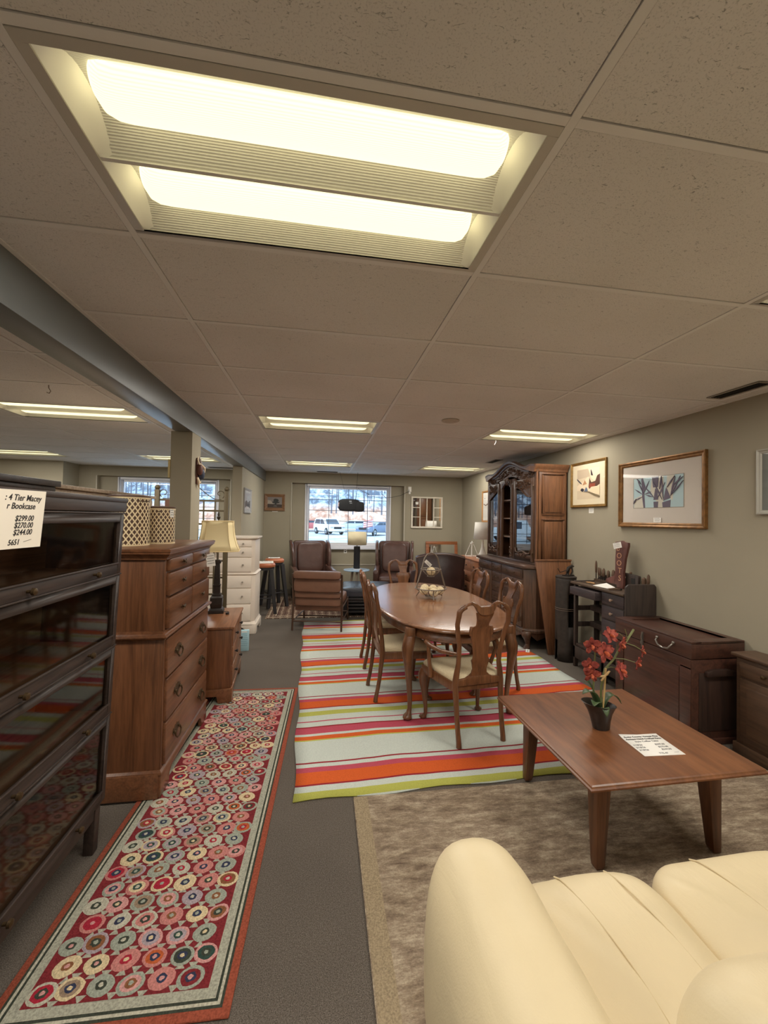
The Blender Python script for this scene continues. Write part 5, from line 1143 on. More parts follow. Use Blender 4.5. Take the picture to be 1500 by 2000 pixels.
MB().lathe([(0.010, 0.44), (0.010, 0.50)], n=10).build('lamp_neck', CHROME, dl)
o = MB().lathe([(0.180, 0.470), (0.176, 0.715)], n=48, cap=False).build('lamp_shade', shade_mat('cream_linen_drum', C(226, 214, 180), 0), dl); md = o.modifiers.new('thick', 'SOLIDIFY'); md.thickness = 0.003
MB().lathe([(0.020, 0.500), (0.030, 0.540), (0.026, 0.58), (0.008, 0.60)], n=16).build('bulb', plain('frosted_bulb', C(235, 232, 225), 0.4), dl)
# ottoman
ot = thing('tufted_ottoman', 'square black tufted leather ottoman with slatted base', 'ottoman', (0.80, 6.90, 0.013), -4)
MB().pillow((0, 0, 0.385), (0.42, 0.40, 0.085), 0.16, 40, 16, lambda p: (p[0], p[1], p[2] - (0.012 * (0.5 + 0.5 * cos(p[0] * 30)) * (0.5 + 0.5 * cos(p[1] * 30)) if p[2] > 0.4 else 0)), e2=0.3).build('cushion', BLKL, ot, sharp=70)
bt = MB()
for i in range(-1, 2):
    for j in range(-1, 2): bt.ball((i * 0.209, j * 0.209, 0.462), 0.012, 8, sz=0.6)
bt.build('tuft_button', BLKL, ot)
for z in (0.06, 0.115, 0.17, 0.225): MB().box(-0.38, 0.38, -0.37, 0.37, z, z + 0.035).build('base_slat', plain('black_slat', C(34, 31, 32), 0.5), ot, 0.004, 1)
MB().box(-0.40, 0.40, -0.385, 0.385, 0.265, 0.305).build('base_rail', plain('black_slat', C(34, 31, 32), 0.5), ot, 0.005)
for sx in (-1, 1):
    for sy in (-1, 1): MB().box(sx * 0.36 - 0.025, sx * 0.36 + 0.025, sy * 0.35 - 0.025, sy * 0.35 + 0.025, 0, 0.27).build('leg', plain('black_slat', C(34, 31, 32), 0.5), ot)
# low dresser
LOW = wood('light_cherry_dresser', C(176, 120, 88), C(134, 84, 58), 'x', 0.38, 3, 0.15)
ld = thing('low_dresser', 'low light cherry dresser of small drawers against the right wall, far corner', 'dresser', (2.655, 7.05, 0), -90)
MB().box(-0.56, 0.56, 0, 0.455, 0.06, 0.895).build('case_body', LOW, ld, 0.003); MB().box(-0.58, 0.58, -0.02, 0.46, 0.895, 0.918).build('top_board', LOW, ld, 0.005); MB().box(-0.54, 0.54, 0.02, 0.44, 0, 0.06).build('plinth', LOW, ld)
for i in range(3):
    for z0, z1 in ((0.70, 0.885), (0.51, 0.69), (0.32, 0.50), (0.08, 0.31)):
        x0 = -0.55 + i * 0.368; dr = drawer(ld, x0, x0 + 0.360, z0, z1, LOW, 0.010, 0.004); bow_pull(dr, x0 + 0.18, -0.010, (z0 + z1) / 2, BLACKK)
wl = thing('white_sculpted_lamp', 'white lamp with tapering sculpted base and white shade on the low dresser', 'lamp', (2.90, 6.94, 0.919))
CER = plain('white_ceramic', C(232, 228, 220), 0.35)
MB().lathe([(0.115, 0), (0.118, 0.01), (0.09, 0.05), (0.05, 0.12), (0.028, 0.20), (0.020, 0.28), (0.014, 0.34), (0.010, 0.38)], n=28, sx=1.0, sy=0.7).build('lamp_base', CER, wl)
o = MB().lathe([(0.165, 0.345), (0.140, 0.650)], n=40, cap=False).build('lamp_shade', shade_mat('white_linen_shade', C(228, 222, 212), 0), wl); md = o.modifiers.new('thick', 'SOLIDIFY'); md.thickness = 0.003
MB().tube([(0, 0, 0.37), (0, 0, 0.60)], 0.006, 8).build('lamp_stem', CHROME, wl)
tdn = thing('geometric_frame', 'small open white pyramid frame ornament on the low dresser', 'ornament', (2.86, 7.36, 0.919), 20)
bs = [(-0.085, -0.085, 0.006), (0.085, -0.085, 0.006), (0.085, 0.085, 0.006), (-0.085, 0.085, 0.006)]
for i in range(4):
    MB().tube([bs[i], bs[(i + 1) % 4]], 0.005, 6).build('frame_bar', CER, tdn); MB().tube([bs[i], (bs[i][0] * 0.22, bs[i][1] * 0.22, 0.24)], 0.005, 6).build('frame_bar', CER, tdn)
MB().box(-0.026, 0.026, -0.026, 0.026, 0.236, 0.258).build('frame_cap', CER, tdn, 0.004); MB().lathe([(0.010, 0.258), (0.014, 0.27), (0.006, 0.29)], n=12).build('frame_finial', CER, tdn)
# ---- pictures and mirrors (front faces local -y, origin at the lower middle of the frame)
def mirror_mat(nm):
    t = NT(nm); t.set(color=(0.82, 0.82, 0.80, 1), metal=1.0, rough=0.02); return t.m
MIR = M('silvered_mirror', mirror_mat)
def framed(name, label, cat, loc, rz, w, h, fw, fm, matw=None, matm=None, depth=0.022, glz=True, group=None):
    t = thing(name, label, cat, loc, rz, group)
    prof = [(0.0, 0.0), (0.0, -depth), (fw * 0.25, -depth * 1.05), (fw * 0.5, -depth * 0.75), (fw * 0.8, -depth * 0.7), (fw, -depth * 0.45), (fw, 0.0)]
    for side in range(4):
        rings = []
        for e in (0, 1):
            ring = []
            for o_, y in prof:
                x0, x1, z0, z1 = -w / 2 + o_, w / 2 - o_, o_, h - o_
                P = [(x0, y, z0), (x1, y, z0), (x1, y, z1), (x0, y, z1)][(side + e) % 4]; ring.append(P)
            rings.append(ring)
        MB().loft(rings).build('frame_rail', fm, t, sharp=30)
    MB().box(-w / 2 + fw * 0.9, w / 2 - fw * 0.9, -depth * 0.3, -0.001, fw * 0.9, h - fw * 0.9).build('mat_board', matm or PAPERW, t)
    if glz: MB().box(-w / 2 + fw * 0.95, w / 2 - fw * 0.95, -depth * 0.46, -depth * 0.43, fw * 0.95, h - fw * 0.95).build('picture_glass', glass('picture_glass', (1, 1, 1), 0.02, 0.5), t)
    return t
def art(t, polys, yb, name='print'):   # list of (material, polygon in x,z), stacked in thin layers
    for k, (m, p) in enumerate(polys): MB().prism(p, 'y', yb - 0.0003 * (k + 1), yb).build(name if k == 0 else 'printed_shape', m, t)
def cc(r, g, b): return plain('print_%d_%d_%d' % (r, g, b), C(r, g, b), 0.7)
GOLD = plain('dull_gold_leaf', C(150, 116, 62), 0.38, 0.55, nz=0.3, nscale=30); GOLDW = plain('bronze_gold_leaf', C(140, 98, 52), 0.36, 0.45, nz=0.4, nscale=25); CRM = plain('cream_mat_board', C(226, 212, 182), 0.8)
R_ = lambda x0, x1, z0, z1: [(x0, z0), (x1, z0), (x1, z1), (x0, z1)]
# snowy village print
p1 = framed('village_picture', 'gold framed snowy village print beside the china cabinet on the right wall', 'picture', (RX, 4.352, 1.783), -90, 0.64, 0.545, 0.030, GOLD, matm=CRM)
S_ = 0.62
art(p1, [(cc(214, 196, 166), R_(-0.205, 0.205, 0.095, 0.455)), (cc(196, 176, 150), [(-0.205, 0.34), (0.03, 0.36), (0.03, 0.455), (-0.205, 0.455)]), (cc(238, 222, 190), [(0.0, 0.455), (0.06, 0.33), (0.12, 0.30), (0.205, 0.38), (0.205, 0.455)]), (cc(234, 214, 184), [(-0.205, 0.26), (-0.10, 0.30), (0.0, 0.36), (0.08, 0.30), (0.205, 0.30), (0.205, 0.20), (-0.205, 0.20)]),
         (cc(66, 48, 58), [(0.045, 0.435), (0.055, 0.44), (0.09, 0.365), (0.05, 0.37)]), (cc(92, 60, 46), [(0.01, 0.24), (0.025, 0.345), (0.06, 0.29), (0.13, 0.30), (0.16, 0.36), (0.205, 0.375), (0.205, 0.26), (0.15, 0.235), (0.02, 0.215)]), (cc(150, 72, 48), [(0.02, 0.225), (0.12, 0.235), (0.13, 0.275), (0.03, 0.275)]), (cc(180, 130, 92), [(-0.10, 0.265), (-0.06, 0.325), (-0.02, 0.275)]),
         (cc(60, 56, 70), [(-0.205, 0.35), (-0.16, 0.32), (-0.115, 0.285), (-0.12, 0.275), (-0.17, 0.305), (-0.205, 0.335)]), (cc(96, 108, 130), [(-0.07, 0.185), (-0.035, 0.24), (-0.01, 0.215), (-0.005, 0.185)]), (cc(44, 42, 52), [(-0.14, 0.21), (-0.11, 0.23), (-0.07, 0.215), (-0.075, 0.20), (-0.10, 0.185), (-0.13, 0.20)]), (cc(226, 204, 170), [(0.0, 0.18), (0.06, 0.235), (0.205, 0.24), (0.205, 0.14), (0.10, 0.15)]), (cc(120, 104, 78), [(-0.10, 0.185), (0.02, 0.185), (0.205, 0.125), (0.205, 0.105), (0.12, 0.125), (0.0, 0.175)])], -0.0072)
price_card('small white label fixed to the wall under the snowy village print', (RX - 0.001, 4.30, 1.71), -90, 0.085, 0.062, 3, 11, cat='label')
# bamboo print
p2 = framed('bamboo_picture', 'large bronze framed bamboo print in a wide pale mat on the right wall', 'picture', (RX, 3.343, 1.563), -90, 0.975, 0.655, 0.045, GOLDW, matm=plain('pale_mat_board', C(206, 196, 184), 0.8), depth=0.03)
PU, PL, SKYB = cc(96, 86, 102), cc(206, 200, 184), cc(176, 200, 204)
pol = [(cc(150, 140, 124), R_(-0.302, 0.276, 0.186, 0.484)), (SKYB, R_(-0.295, 0.27, 0.19, 0.48)), (PL, [(-0.29, 0.19), (-0.16, 0.19), (-0.17, 0.32), (-0.29, 0.28)]), (PL, [(-0.07, 0.48), (-0.09, 0.35), (-0.02, 0.25), (0.0, 0.19), (0.06, 0.19), (0.06, 0.48)]), (PL, [(0.10, 0.48), (0.09, 0.30), (0.16, 0.25), (0.18, 0.48)]),
       (PU, [(-0.17, 0.19), (-0.15, 0.19), (-0.162, 0.33), (-0.15, 0.40), (-0.18, 0.48), (-0.20, 0.48), (-0.19, 0.36), (-0.185, 0.28)]), (PU, [(-0.045, 0.19), (0.0, 0.19), (0.005, 0.245), (-0.05, 0.245)]), (PU, [(-0.05, 0.262), (0.005, 0.262), (-0.008, 0.36), (-0.03, 0.37)]), (PU, [(-0.055, 0.38), (0.0, 0.38), (0.01, 0.48), (-0.07, 0.48)]), (PU, [(0.055, 0.19), (0.135, 0.19), (0.14, 0.255), (0.05, 0.235)]), (PU, [(0.06, 0.25), (0.14, 0.275), (0.10, 0.36), (0.09, 0.37)])]
rr = random.Random(12)
for (x, z, a, L) in ((-0.18, 0.32, 150, 0.12), (-0.18, 0.30, 200, 0.10), (-0.17, 0.33, 60, 0.14), (-0.16, 0.32, 15, 0.09), (-0.17, 0.33, 120, 0.14), (-0.04, 0.28, 135, 0.17), (-0.05, 0.29, 165, 0.10), (0.0, 0.28, 60, 0.16), (0.05, 0.26, 120, 0.20), (0.06, 0.27, 95, 0.20), (0.14, 0.29, 60, 0.20), (0.14, 0.29, 75, 0.18), (0.15, 0.30, 45, 0.17), (0.16, 0.38, 35, 0.13), (0.10, 0.37, 50, 0.13), (0.02, 0.36, 80, 0.12), (-0.26, 0.28, 230, 0.06), (-0.2, 0.42, 130, 0.08)):
    ca, sa = cos(radians(a)), sin(radians(a)); w = 0.007
    def clampz(q): return (min(max(q[0], -0.294), 0.269), min(max(q[1], 0.191), 0.479))
    pol.append((PU, [clampz(q) for q in ((x, z), (x + ca * L * 0.5 + sa * w, z + sa * L * 0.5 - ca * w), (x + ca * L, z + sa * L), (x + ca * L * 0.5 - sa * w, z + sa * L * 0.5 + ca * w))]))
art(p2, pol, -0.0100)
price_card('small white price label stuck on the bamboo print mat', (RX - 0.0155, 3.345, 1.612), -90, 0.085, 0.045, 3, 13, cat='label')
framed('grey_picture', 'pale framed grey picture cut off by the right edge of the photograph', 'picture', (RX, 2.18, 1.68), -90, 0.58, 0.465, 0.030, plain('silver_grey_frame', C(168, 164, 152), 0.4, 0.2), matm=plain('grey_print_sheet', C(120, 122, 116), 0.6))
p0 = framed('oak_framed_picture', 'light oak framed picture half hidden behind the china cabinet', 'picture', (RX, 7.25, 1.57), -90, 0.52, 0.60, 0.035, wood('light_oak_frame', C(190, 140, 84), C(150, 104, 58), 'x', 0.45), matm=plain('white_art_sheet', C(226, 222, 212), 0.7))
art(p0, [(cc(220, 214, 204), R_(-0.20, 0.20, 0.06, 0.54)), (cc(120, 92, 76), [(-0.2, 0.36), (-0.1, 0.33), (0.0, 0.36), (0.2, 0.32), (0.2, 0.30), (0.0, 0.335), (-0.1, 0.31), (-0.2, 0.34)]), (cc(70, 60, 56), R_(-0.17, -0.13, 0.45, 0.46))], -0.0072)
pf = framed('landscape_painting', 'small landscape painting with a tree in a broad wooden frame on the far wall', 'picture', (-0.948, FY, 1.73), 0, 0.415, 0.345, 0.062, wood('walnut_gilt_frame', C(150, 110, 76), C(104, 72, 48), 'x', 0.4), depth=0.03, matm=cc(120, 112, 108))
art(pf, [(cc(136, 128, 124), R_(-0.145, 0.145, 0.062, 0.283)), (cc(172, 160, 146), [(-0.145, 0.14), (-0.03, 0.14), (-0.08, 0.21), (-0.145, 0.22)]), (cc(66, 54, 48), [(-0.145, 0.062), (0.145, 0.062), (0.145, 0.13), (0.0, 0.135), (-0.145, 0.14)]), (cc(46, 48, 44), [(-0.01, 0.10), (0.03, 0.10), (0.035, 0.15), (0.09, 0.165), (0.10, 0.185), (0.06, 0.19), (0.085, 0.22), (0.05, 0.245), (0.0, 0.25), (-0.03, 0.225), (-0.02, 0.195), (-0.055, 0.18), (-0.05, 0.165), (0.0, 0.155)]), (cc(92, 86, 80), [(-0.03, 0.08), (0.05, 0.08), (0.03, 0.12), (-0.01, 0.12)])], -0.010)
price_card('tiny white label under the small landscape painting', (-0.94, FY - 0.001, 1.705), 0, 0.115, 0.020, 1, 14, cat='label')
ps = framed('silver_framed_picture', 'narrow silver framed grey landscape on the partition wall above the stools', 'picture', (-1.165, 6.72, 1.655), 90, 0.62, 0.385, 0.030, plain('silver_leaf_frame', C(170, 168, 166), 0.35, 0.4), matm=cc(206, 208, 212))
art(ps, [(cc(186, 190, 198), R_(-0.24, 0.24, 0.07, 0.32)), (cc(90, 90, 94), [(-0.24, 0.16), (-0.1, 0.20), (0.05, 0.17), (0.24, 0.21), (0.24, 0.07), (-0.24, 0.07)]), (cc(206, 206, 206), [(-0.24, 0.07), (0.24, 0.07), (0.1, 0.10), (-0.1, 0.105)])], -0.0072)
# window mirror
wm = thing('window_mirror', 'old white window sash fitted with mirror panes on the far wall', 'mirror', (2.315, FY, 1.41))
OW = plain('chalky_white_paint', C(226, 216, 198), 0.7, nz=0.1, nscale=20)
W, H = 0.71, 0.69; fb = MB()
for (a, b, c, d) in ((-W / 2, W / 2, 0, 0.038), (-W / 2, W / 2, H - 0.032, H), (-W / 2, -W / 2 + 0.036, 0.038, H - 0.032), (W / 2 - 0.036, W / 2, 0.038, H - 0.032)): MB().box(a, b, -0.032, -0.001, c, d).build('sash_rail', OW, wm, 0.003, 1)
xs = [-W / 2 + 0.036, -0.155, 0.0, 0.155, W / 2 - 0.036]
for x in xs[1:4]: MB().box(x - 0.008, x + 0.008, -0.026, -0.001, 0.038, H - 0.032).build('muntin', OW, wm)
for i in (0, 3):
    for z in (0.245, 0.452): MB().box(xs[i] + (0.008 if i else 0), xs[i + 1] - (0.008 if i == 0 else 0), -0.025, -0.001, z - 0.007, z + 0.007).build('muntin', OW, wm)
for i in range(4):
    zz = [0.038, 0.245, 0.452, H - 0.032] if i in (0, 3) else [0.038, H - 0.032]
    for a, b in zip(zz[:-1], zz[1:]): MB().box(xs[i], xs[i + 1], -0.012, -0.008, a, b).build('mirror_pane', MIR, wm)
price_card('small white tag hanging on the top left pane of the window mirror', (2.085, FY - 0.034, 1.93), 0, 0.06, 0.055, 2, 15, cat='price tag')
mr = thing('wood_framed_mirror', 'orange brown wood framed mirror leaning on the far wall behind the armchair', 'mirror', (2.655, FY - 0.14, 0)); mr.rotation_euler = (radians(-6.0), 0, 0)
OFR = wood('orange_oak_frame', C(170, 104, 62), C(124, 70, 40), 'x', 0.4)
for (a, b, c, d) in ((-0.36, 0.36, 0, 0.07), (-0.36, 0.36, 1.06, 1.13), (-0.36, -0.29, 0.07, 1.06), (0.29, 0.36, 0.07, 1.06)): MB().box(a, b, -0.025, 0, c, d).build('frame_rail', OFR, mr, 0.005)
MB().box(-0.30, 0.30, -0.012, -0.004, 0.06, 1.07).build('mirror_glass', MIR, mr)
# hanging sign in the window
hs = thing('hanging_oval_sign', 'black backed oval sign hanging on wires in the window', 'sign', (0.625, 8.40, 1.72))
MB().pillow((-0.045, 0, 0.15), (0.225, 0.028, 0.130), 1.0, 36, 8, e2=0.5).build('sign_shell', plain('black_sign_plastic', C(22, 24, 28), 0.5), hs); MB().pillow((0.16, 0.002, 0.12), (0.115, 0.025, 0.105), 1.0, 30, 8, e2=0.5).build('sign_shell', plain('black_sign_plastic', C(22, 24, 28), 0.5), hs)
MB().box(-0.045, 0.005, -0.030, -0.026, 0.215, 0.245).build('maker_plate', plain('grey_plate', C(150, 155, 160), 0.5), hs); MB().box(-0.035, 0.015, -0.030, -0.026, 0.185, 0.200).build('maker_plate', plain('grey_plate', C(150, 155, 160), 0.5), hs)
MB().box(-0.270, -0.250, -0.01, 0.02, 0.12, 0.20).build('sign_edge', plain('pale_pink_edge', C(226, 196, 196), 0.5), hs); MB().tube([(0.12, 0.02, 0.235), (0.18, 0.03, 0.23), (0.24, 0.03, 0.19)], 0.012, 8).build('sign_edge', plain('pale_pink_edge', C(226, 196, 196), 0.5), hs)
BW = plain('black_wire', C(36, 34, 36), 0.5)
MB().tube([(-0.10, 0, 0.27), (-0.245, 0.0, 0.832)], 0.0022, 5).build('hanging_wire', BW, hs); MB().tube([(0.085, 0, 0.235), (0.125, 0.0, 0.832)], 0.0035, 5).build('hanging_wire', BW, hs)
MB().tube([(0.085, 0, 0.24), (0.11, 0.02, 0.40), (0.14, 0.05, 0.505), (0.26, 0.08, 0.44), (0.50, 0.12, 0.34), (0.68, 0.18, 0.325), (0.90, 0.235, 0.35), (1.10, 0.25, 0.40), (1.29, 0.262, 0.50)], 0.004, 6).build('power_cord', BW, hs)
ow = thing('wall_outlet', 'white wall outlet with plugged adapter beside the niche on the far wall', 'outlet', (1.925, FY, 2.20))
MB().box(-0.035, 0.035, -0.006, 0, 0, 0.115).build('outlet_plate', PAPERW, ow, 0.003); MB().box(-0.02, 0.02, -0.035, -0.006, 0.005, 0.055).build('plug', PAPERW, ow, 0.005); MB().box(-0.03, 0.015, -0.022, -0.02, -0.045, 0.0).build('plug_tag', PAPERW, ow)
o2 = thing('low_outlet', 'small white outlet low on the far wall behind the drum shade lamp', 'outlet', (0.545, FY + 0.10, 0.845)); MB().box(-0.035, 0.035, -0.006, 0, 0, 0.115).build('outlet_plate', PAPERW, o2, 0.003); MB().box(-0.012, 0.012, -0.008, -0.005, 0.02, 0.045).build('socket', DARK, o2); MB().box(-0.012, 0.012, -0.008, -0.005, 0.07, 0.095).build('socket', DARK, o2)
# ================================================================ RIGHT WALL: CHINA CABINET
HU = wood('dark_carved_oak', C(104, 74, 54), C(60, 40, 28), 'z', 0.42, 5, 0.1, relief=0.03); HUS = wood('oak_side_panel', C(126, 84, 54), C(86, 54, 34), 'z', 0.38, 5, 0.2); HUX = wood('dark_oak_top', C(96, 72, 60), C(58, 42, 34), 'x', 0.30, 5, 0.2, relief=0.015)
hc = thing('china_cabinet', 'tall carved oak china cabinet with arched crown and glass doors', 'cabinet', (2.52, 5.50, 0), -90)
W, D = 1.62, 0.60; a = W / 2
def cring(hw, y0, z, c=0.13, d=D): return [(-hw, d, z), (-hw, y0 + c, z), (-hw + c * 0.6, y0, z), (hw - c * 0.6, y0, z), (hw, y0 + c, z), (hw, d, z)]
MB().loft([cring(a - 0.02, 0.03, 0.22), cring(a - 0.02, 0.03, 1.00)]).build('base_case', HU, hc, 0.004)
MB().loft([cring(a - 0.01, 0.02, 0.995), cring(a + 0.02, -0.015, 1.012), cring(a + 0.02, -0.015, 1.035), cring(a + 0.005, 0.0, 1.045)]).build('counter_top', HUX, hc)
MB().loft([cring(a - 0.005, 0.015, 0.205), cring(a, 0.01, 0.235), cring(a - 0.02, 0.03, 0.255)]).build('base_moulding', HU, hc)
# scalloped apron and carved feet
pr = [(-a + 0.10, 0.215)] + [(-a + 0.10 + (2 * a - 0.20) * k / 24, 0.135 + 0.035 * cos(k / 24 * 2 * pi * 3) - (0.02 if k in (11, 12, 13) else 0)) for k in range(25)] + [(a - 0.10, 0.215)]
MB().prism(pr, 'y', 0.03, 0.06).build('apron', HU, hc, 0.004)
for s in (-1, 1):
    m = MB(); rg = []
    for u, o_, r in ((1, 0, 0.060), (0.86, 0.015, 0.066), (0.7, 0.02, 0.055), (0.45, 0.0, 0.036), (0.25, -0.012, 0.030), (0.14, 0.0, 0.036), (0.06, 0.02, 0.042), (0.0, 0.025, 0.034)): rg.append([(s * (a - 0.09 + o_) + r * cos(2 * pi * i / 12), 0.085 - o_ * 1.2 + r * sin(2 * pi * i / 12), 0.225 * u) for i in range(12)])
    m.loft(rg); m.build('carved_foot', HU, hc, sharp=60)
    MB().frustum((s * (a - 0.08), D - 0.06), (0.03, 0.03), (0.04, 0.04), 0, 0.22).build('rear_foot', HU, hc)
    MB().prism([(0.12, 0.22), (0.12, 0.16), (0.20, 0.10), (0.30, 0.135), (0.40, 0.11), (D - 0.12, 0.16), (D - 0.1, 0.22)], 'x', s * (a - 0.06) - 0.012, s * (a - 0.06) + 0.012).build('apron', HU, hc)
def bar_pull(par, x, y, z, w=0.10):
    m = MB(); m.tube([(x - w / 2, y, z), (x - w / 2, y - 0.016, z), (x - w / 2 + 0.01, y - 0.02, z - 0.006), (x + w / 2 - 0.01, y - 0.02, z - 0.006), (x + w / 2, y - 0.016, z), (x + w / 2, y, z)], 0.0035, 6)
    for s in (-1, 1): m.ball((x + s * w / 2, y - 0.006, z), 0.008, 8)
    return m.build('bail_pull', BRASS, par)
cols_ = ((-0.70, -0.215), (-0.195, 0.105), (0.125, 0.70))
for x0, x1 in cols_:
    dr = drawer(hc, x0, x1, 0.872, 0.985, HUX, 0.020, 0.004, y=0.03); MB().box(x0 + 0.03, x1 - 0.03, 0.004, 0.012, 0.895, 0.962).build('drawer_panel', HU, dr, 0.004); bar_pull(dr, (x0 + x1) / 2, 0.004, 0.93, min(0.22, (x1 - x0) * 0.55))
for z0, z1 in ((0.735, 0.855), (0.59, 0.72), (0.435, 0.575), (0.27, 0.42)):
    dr = drawer(hc, -0.195, 0.105, z0, z1, HUX, 0.018, 0.004, y=0.03); bar_pull(dr, -0.045, 0.012, (z0 + z1) / 2, 0.13)
def carve(root, x0, x1, z0, z1, y, n, seed, nm='carving', r0=0.010):
    r = random.Random(seed); m = MB()
    for k in range(n):
        x = r.uniform(x0, x1); z = r.uniform(z0, z1); an = r.uniform(0, 2 * pi); L = r.uniform(0.012, 0.032)
        m.tube([(x, y, z), (x + L * 0.5 * cos(an), y - 0.008, z + L * 0.5 * sin(an)), (x + L * cos(an + 0.8), y - 0.002, z + L * sin(an + 0.8))], [r0 * 0.5, r0, r0 * 0.25], 6)
        if k % 3 == 0: m.ball((x, y - 0.004, z), r0 * 0.9, 8)
    return m.build(nm, HU, root)
for x0, x1 in ((-0.70, -0.215), (0.125, 0.70)):
    d = MB().box(x0, x1, 0.010, 0.035, 0.262, 0.858).build('cupboard_door', HU, hc, 0.006)
    MB().box(x0 + 0.07, x1 - 0.07, 0.000, 0.012, 0.33, 0.70).build('raised_panel', HUX, d, 0.010)
    fr = MB()
    for (p, q, r, s2) in ((x0 + 0.055, x1 - 0.055, 0.315, 0.330), (x0 + 0.055, x1 - 0.055, 0.70, 0.715), (x0 + 0.055, x0 + 0.07, 0.33, 0.70), (x1 - 0.07, x1 - 0.055, 0.33, 0.70)): fr.box(p, q, 0.002, 0.012, r, s2)
    fr.build('panel_bead', HU, d, 0.003)
    carve(d, x0 + 0.08, x1 - 0.08, 0.735, 0.835, 0.010, 46, int(x0 * 100) + 300)
    for z in (0.34, 0.78): MB().lathe([(0.006, 0), (0.007, 0.04), (0.009, 0.045), (0.003, 0.06)], (x1 - 0.006 if x0 > 0 else x0 + 0.006, 0.006, z), 8).build('hinge', BRASS, d)
# upper case
UX0, UX1, UY, UD = -0.735, 0.755, 0.175, 0.595; UZ = 1.046; ZT = 2.285
def arch(u): return 0.135 * (0.5 + 0.5 * cos(pi * min(1, abs(u) / 0.72))) if abs(u) < 0.72 else 0.0 + 0.018 * sin(pi * (abs(u) - 0.72) / 0.28)
for x, nm in ((UX0, 'far'), (UX1, 'near')):
    s = -1 if x < 0 else 1
    MB().box(min(x, x - s * 0.025), max(x, x - s * 0.025), UY, UD, UZ, ZT).build('side_panel', HUS, hc, 0.003)
    for z0, z1 in ((1.10, 1.62), (1.70, 2.20)):
        fr = MB(); y0, y1 = UY + 0.085, UD - 0.06
        for (p, q, r, t2) in ((y0 - 0.018, y1 + 0.018, z0 - 0.018, z0), (y0 - 0.018, y1 + 0.018, z1, z1 + 0.018), (y0 - 0.018, y0, z0, z1), (y1, y1 + 0.018, z0, z1)): fr.box(min(x, x + s * 0.010), max(x, x + s * 0.010), p, q, r, t2)
        fr.build('panel_bead', HUS, hc, 0.004); MB().box(min(x, x + s * 0.007), max(x, x + s * 0.007), y0 + 0.02, y1 - 0.02, z0 + 0.02, z1 - 0.02).build('raised_panel', HUS, hc, 0.006)
    MB().tube([(x - s * 0.004, UY + 0.004, UZ), (x - s * 0.004, UY + 0.004, ZT)], 0.016, 10).build('corner_bead', HUS, hc)
MB().box(UX0, UX1, UD - 0.015, UD, UZ, ZT + 0.02).build('back_board', HU, hc); MB().box(UX0, UX1, UY - 0.012, UD, UZ, UZ + 0.025).build('upper_plinth', HUX, hc, 0.004); MB().box(UX0 + 0.02, UX1 - 0.02, UY + 0.02, UD, ZT - 0.03, ZT).build('case_roof', HU, hc)
for z in (1.36, 1.63, 1.90): MB().box(UX0 + 0.025, UX1 - 0.025, UY + 0.05, UD - 0.015, z, z + 0.018).build('shelf', plain('pale_shelf_edge', C(150, 124, 106), 0.5), hc)
# crown: front arched frieze + moulding
N = 36; pts = [(UX0 + (UX1 - UX0) * k / N, ZT + arch(-1 + 2 * k / N)) for k in range(N + 1)]
lowz = [(x, 2.135 + 0.75 * arch(-1 + 2 * k / N)) for k, (x, z) in enumerate(pts)]
MB().prism(pts + lowz[::-1], 'y', UY, UY + 0.03).build('arched_frieze', HU, hc)
rings = []
for k, (x, z) in enumerate(pts):
    xx = x * (1.0 + 0.02); rings.append([(xx, UY + 0.02, z - 0.035), (xx, UY - 0.012, z - 0.030), (xx, UY - 0.018, z - 0.012), (xx, UY - 0.042, z + 0.006), (xx, UY - 0.050, z + 0.026), (xx, UY - 0.050, z + 0.038), (xx, UY + 0.02, z + 0.042)])
MB().loft(rings).build('crown_moulding', HU, hc, sharp=25)
for x, s in ((UX0, -1), (UX1, 1)):
    z = ZT
    MB().loft([[(x + s * o_, y, z + dz) for o_, dz in ((-0.02, -0.055), (0.008, -0.050), (0.014, -0.022), (0.034, 0.004), (0.044, 0.026), (0.044, 0.042), (-0.40, 0.046))] for y in (UY - 0.045, UD)]).build('crown_return', HUS, hc, sharp=25)
MB().prism([(UX0 + 0.01, ZT - 0.02), (UX1 - 0.01, ZT - 0.02)] + [(x, z) for x, z in pts[::-1]], 'y', UY + 0.03, UY + 0.10).build('crown_top', HU, hc)
cv = MB(); r = random.Random(5)
for k in range(150):
    i = r.randint(2, N - 2); x, z = pts[i]; z0 = lowz[i][1] + 0.02; zz = r.uniform(z0, z - 0.05); an = r.uniform(0, 2 * pi); L = r.uniform(0.012, 0.03)
    cv.tube([(x, UY, zz), (x + L * 0.5 * cos(an), UY - 0.010, zz + L * 0.5 * sin(an)), (x + L * cos(an + 0.9), UY - 0.002, zz + L * sin(an + 0.9))], [0.005, 0.009, 0.003], 6)
cv.build('crown_carving', HU, hc)
sh_ = MB(); xc = -0.02; zc = 2.19
for k in range(7):
    an = radians(-150 + 20 * k); sh_.tube([(xc, UY - 0.02, zc + 0.03), (xc + 0.05 * cos(an) * 1.2, UY - 0.035, zc + 0.03 + 0.05 * sin(an)), (xc + 0.085 * cos(an) * 1.1, UY - 0.02, zc + 0.03 + 0.11 * sin(an))], [0.010, 0.014, 0.004], 7)
sh_.build('shell_ornament', HU, hc)
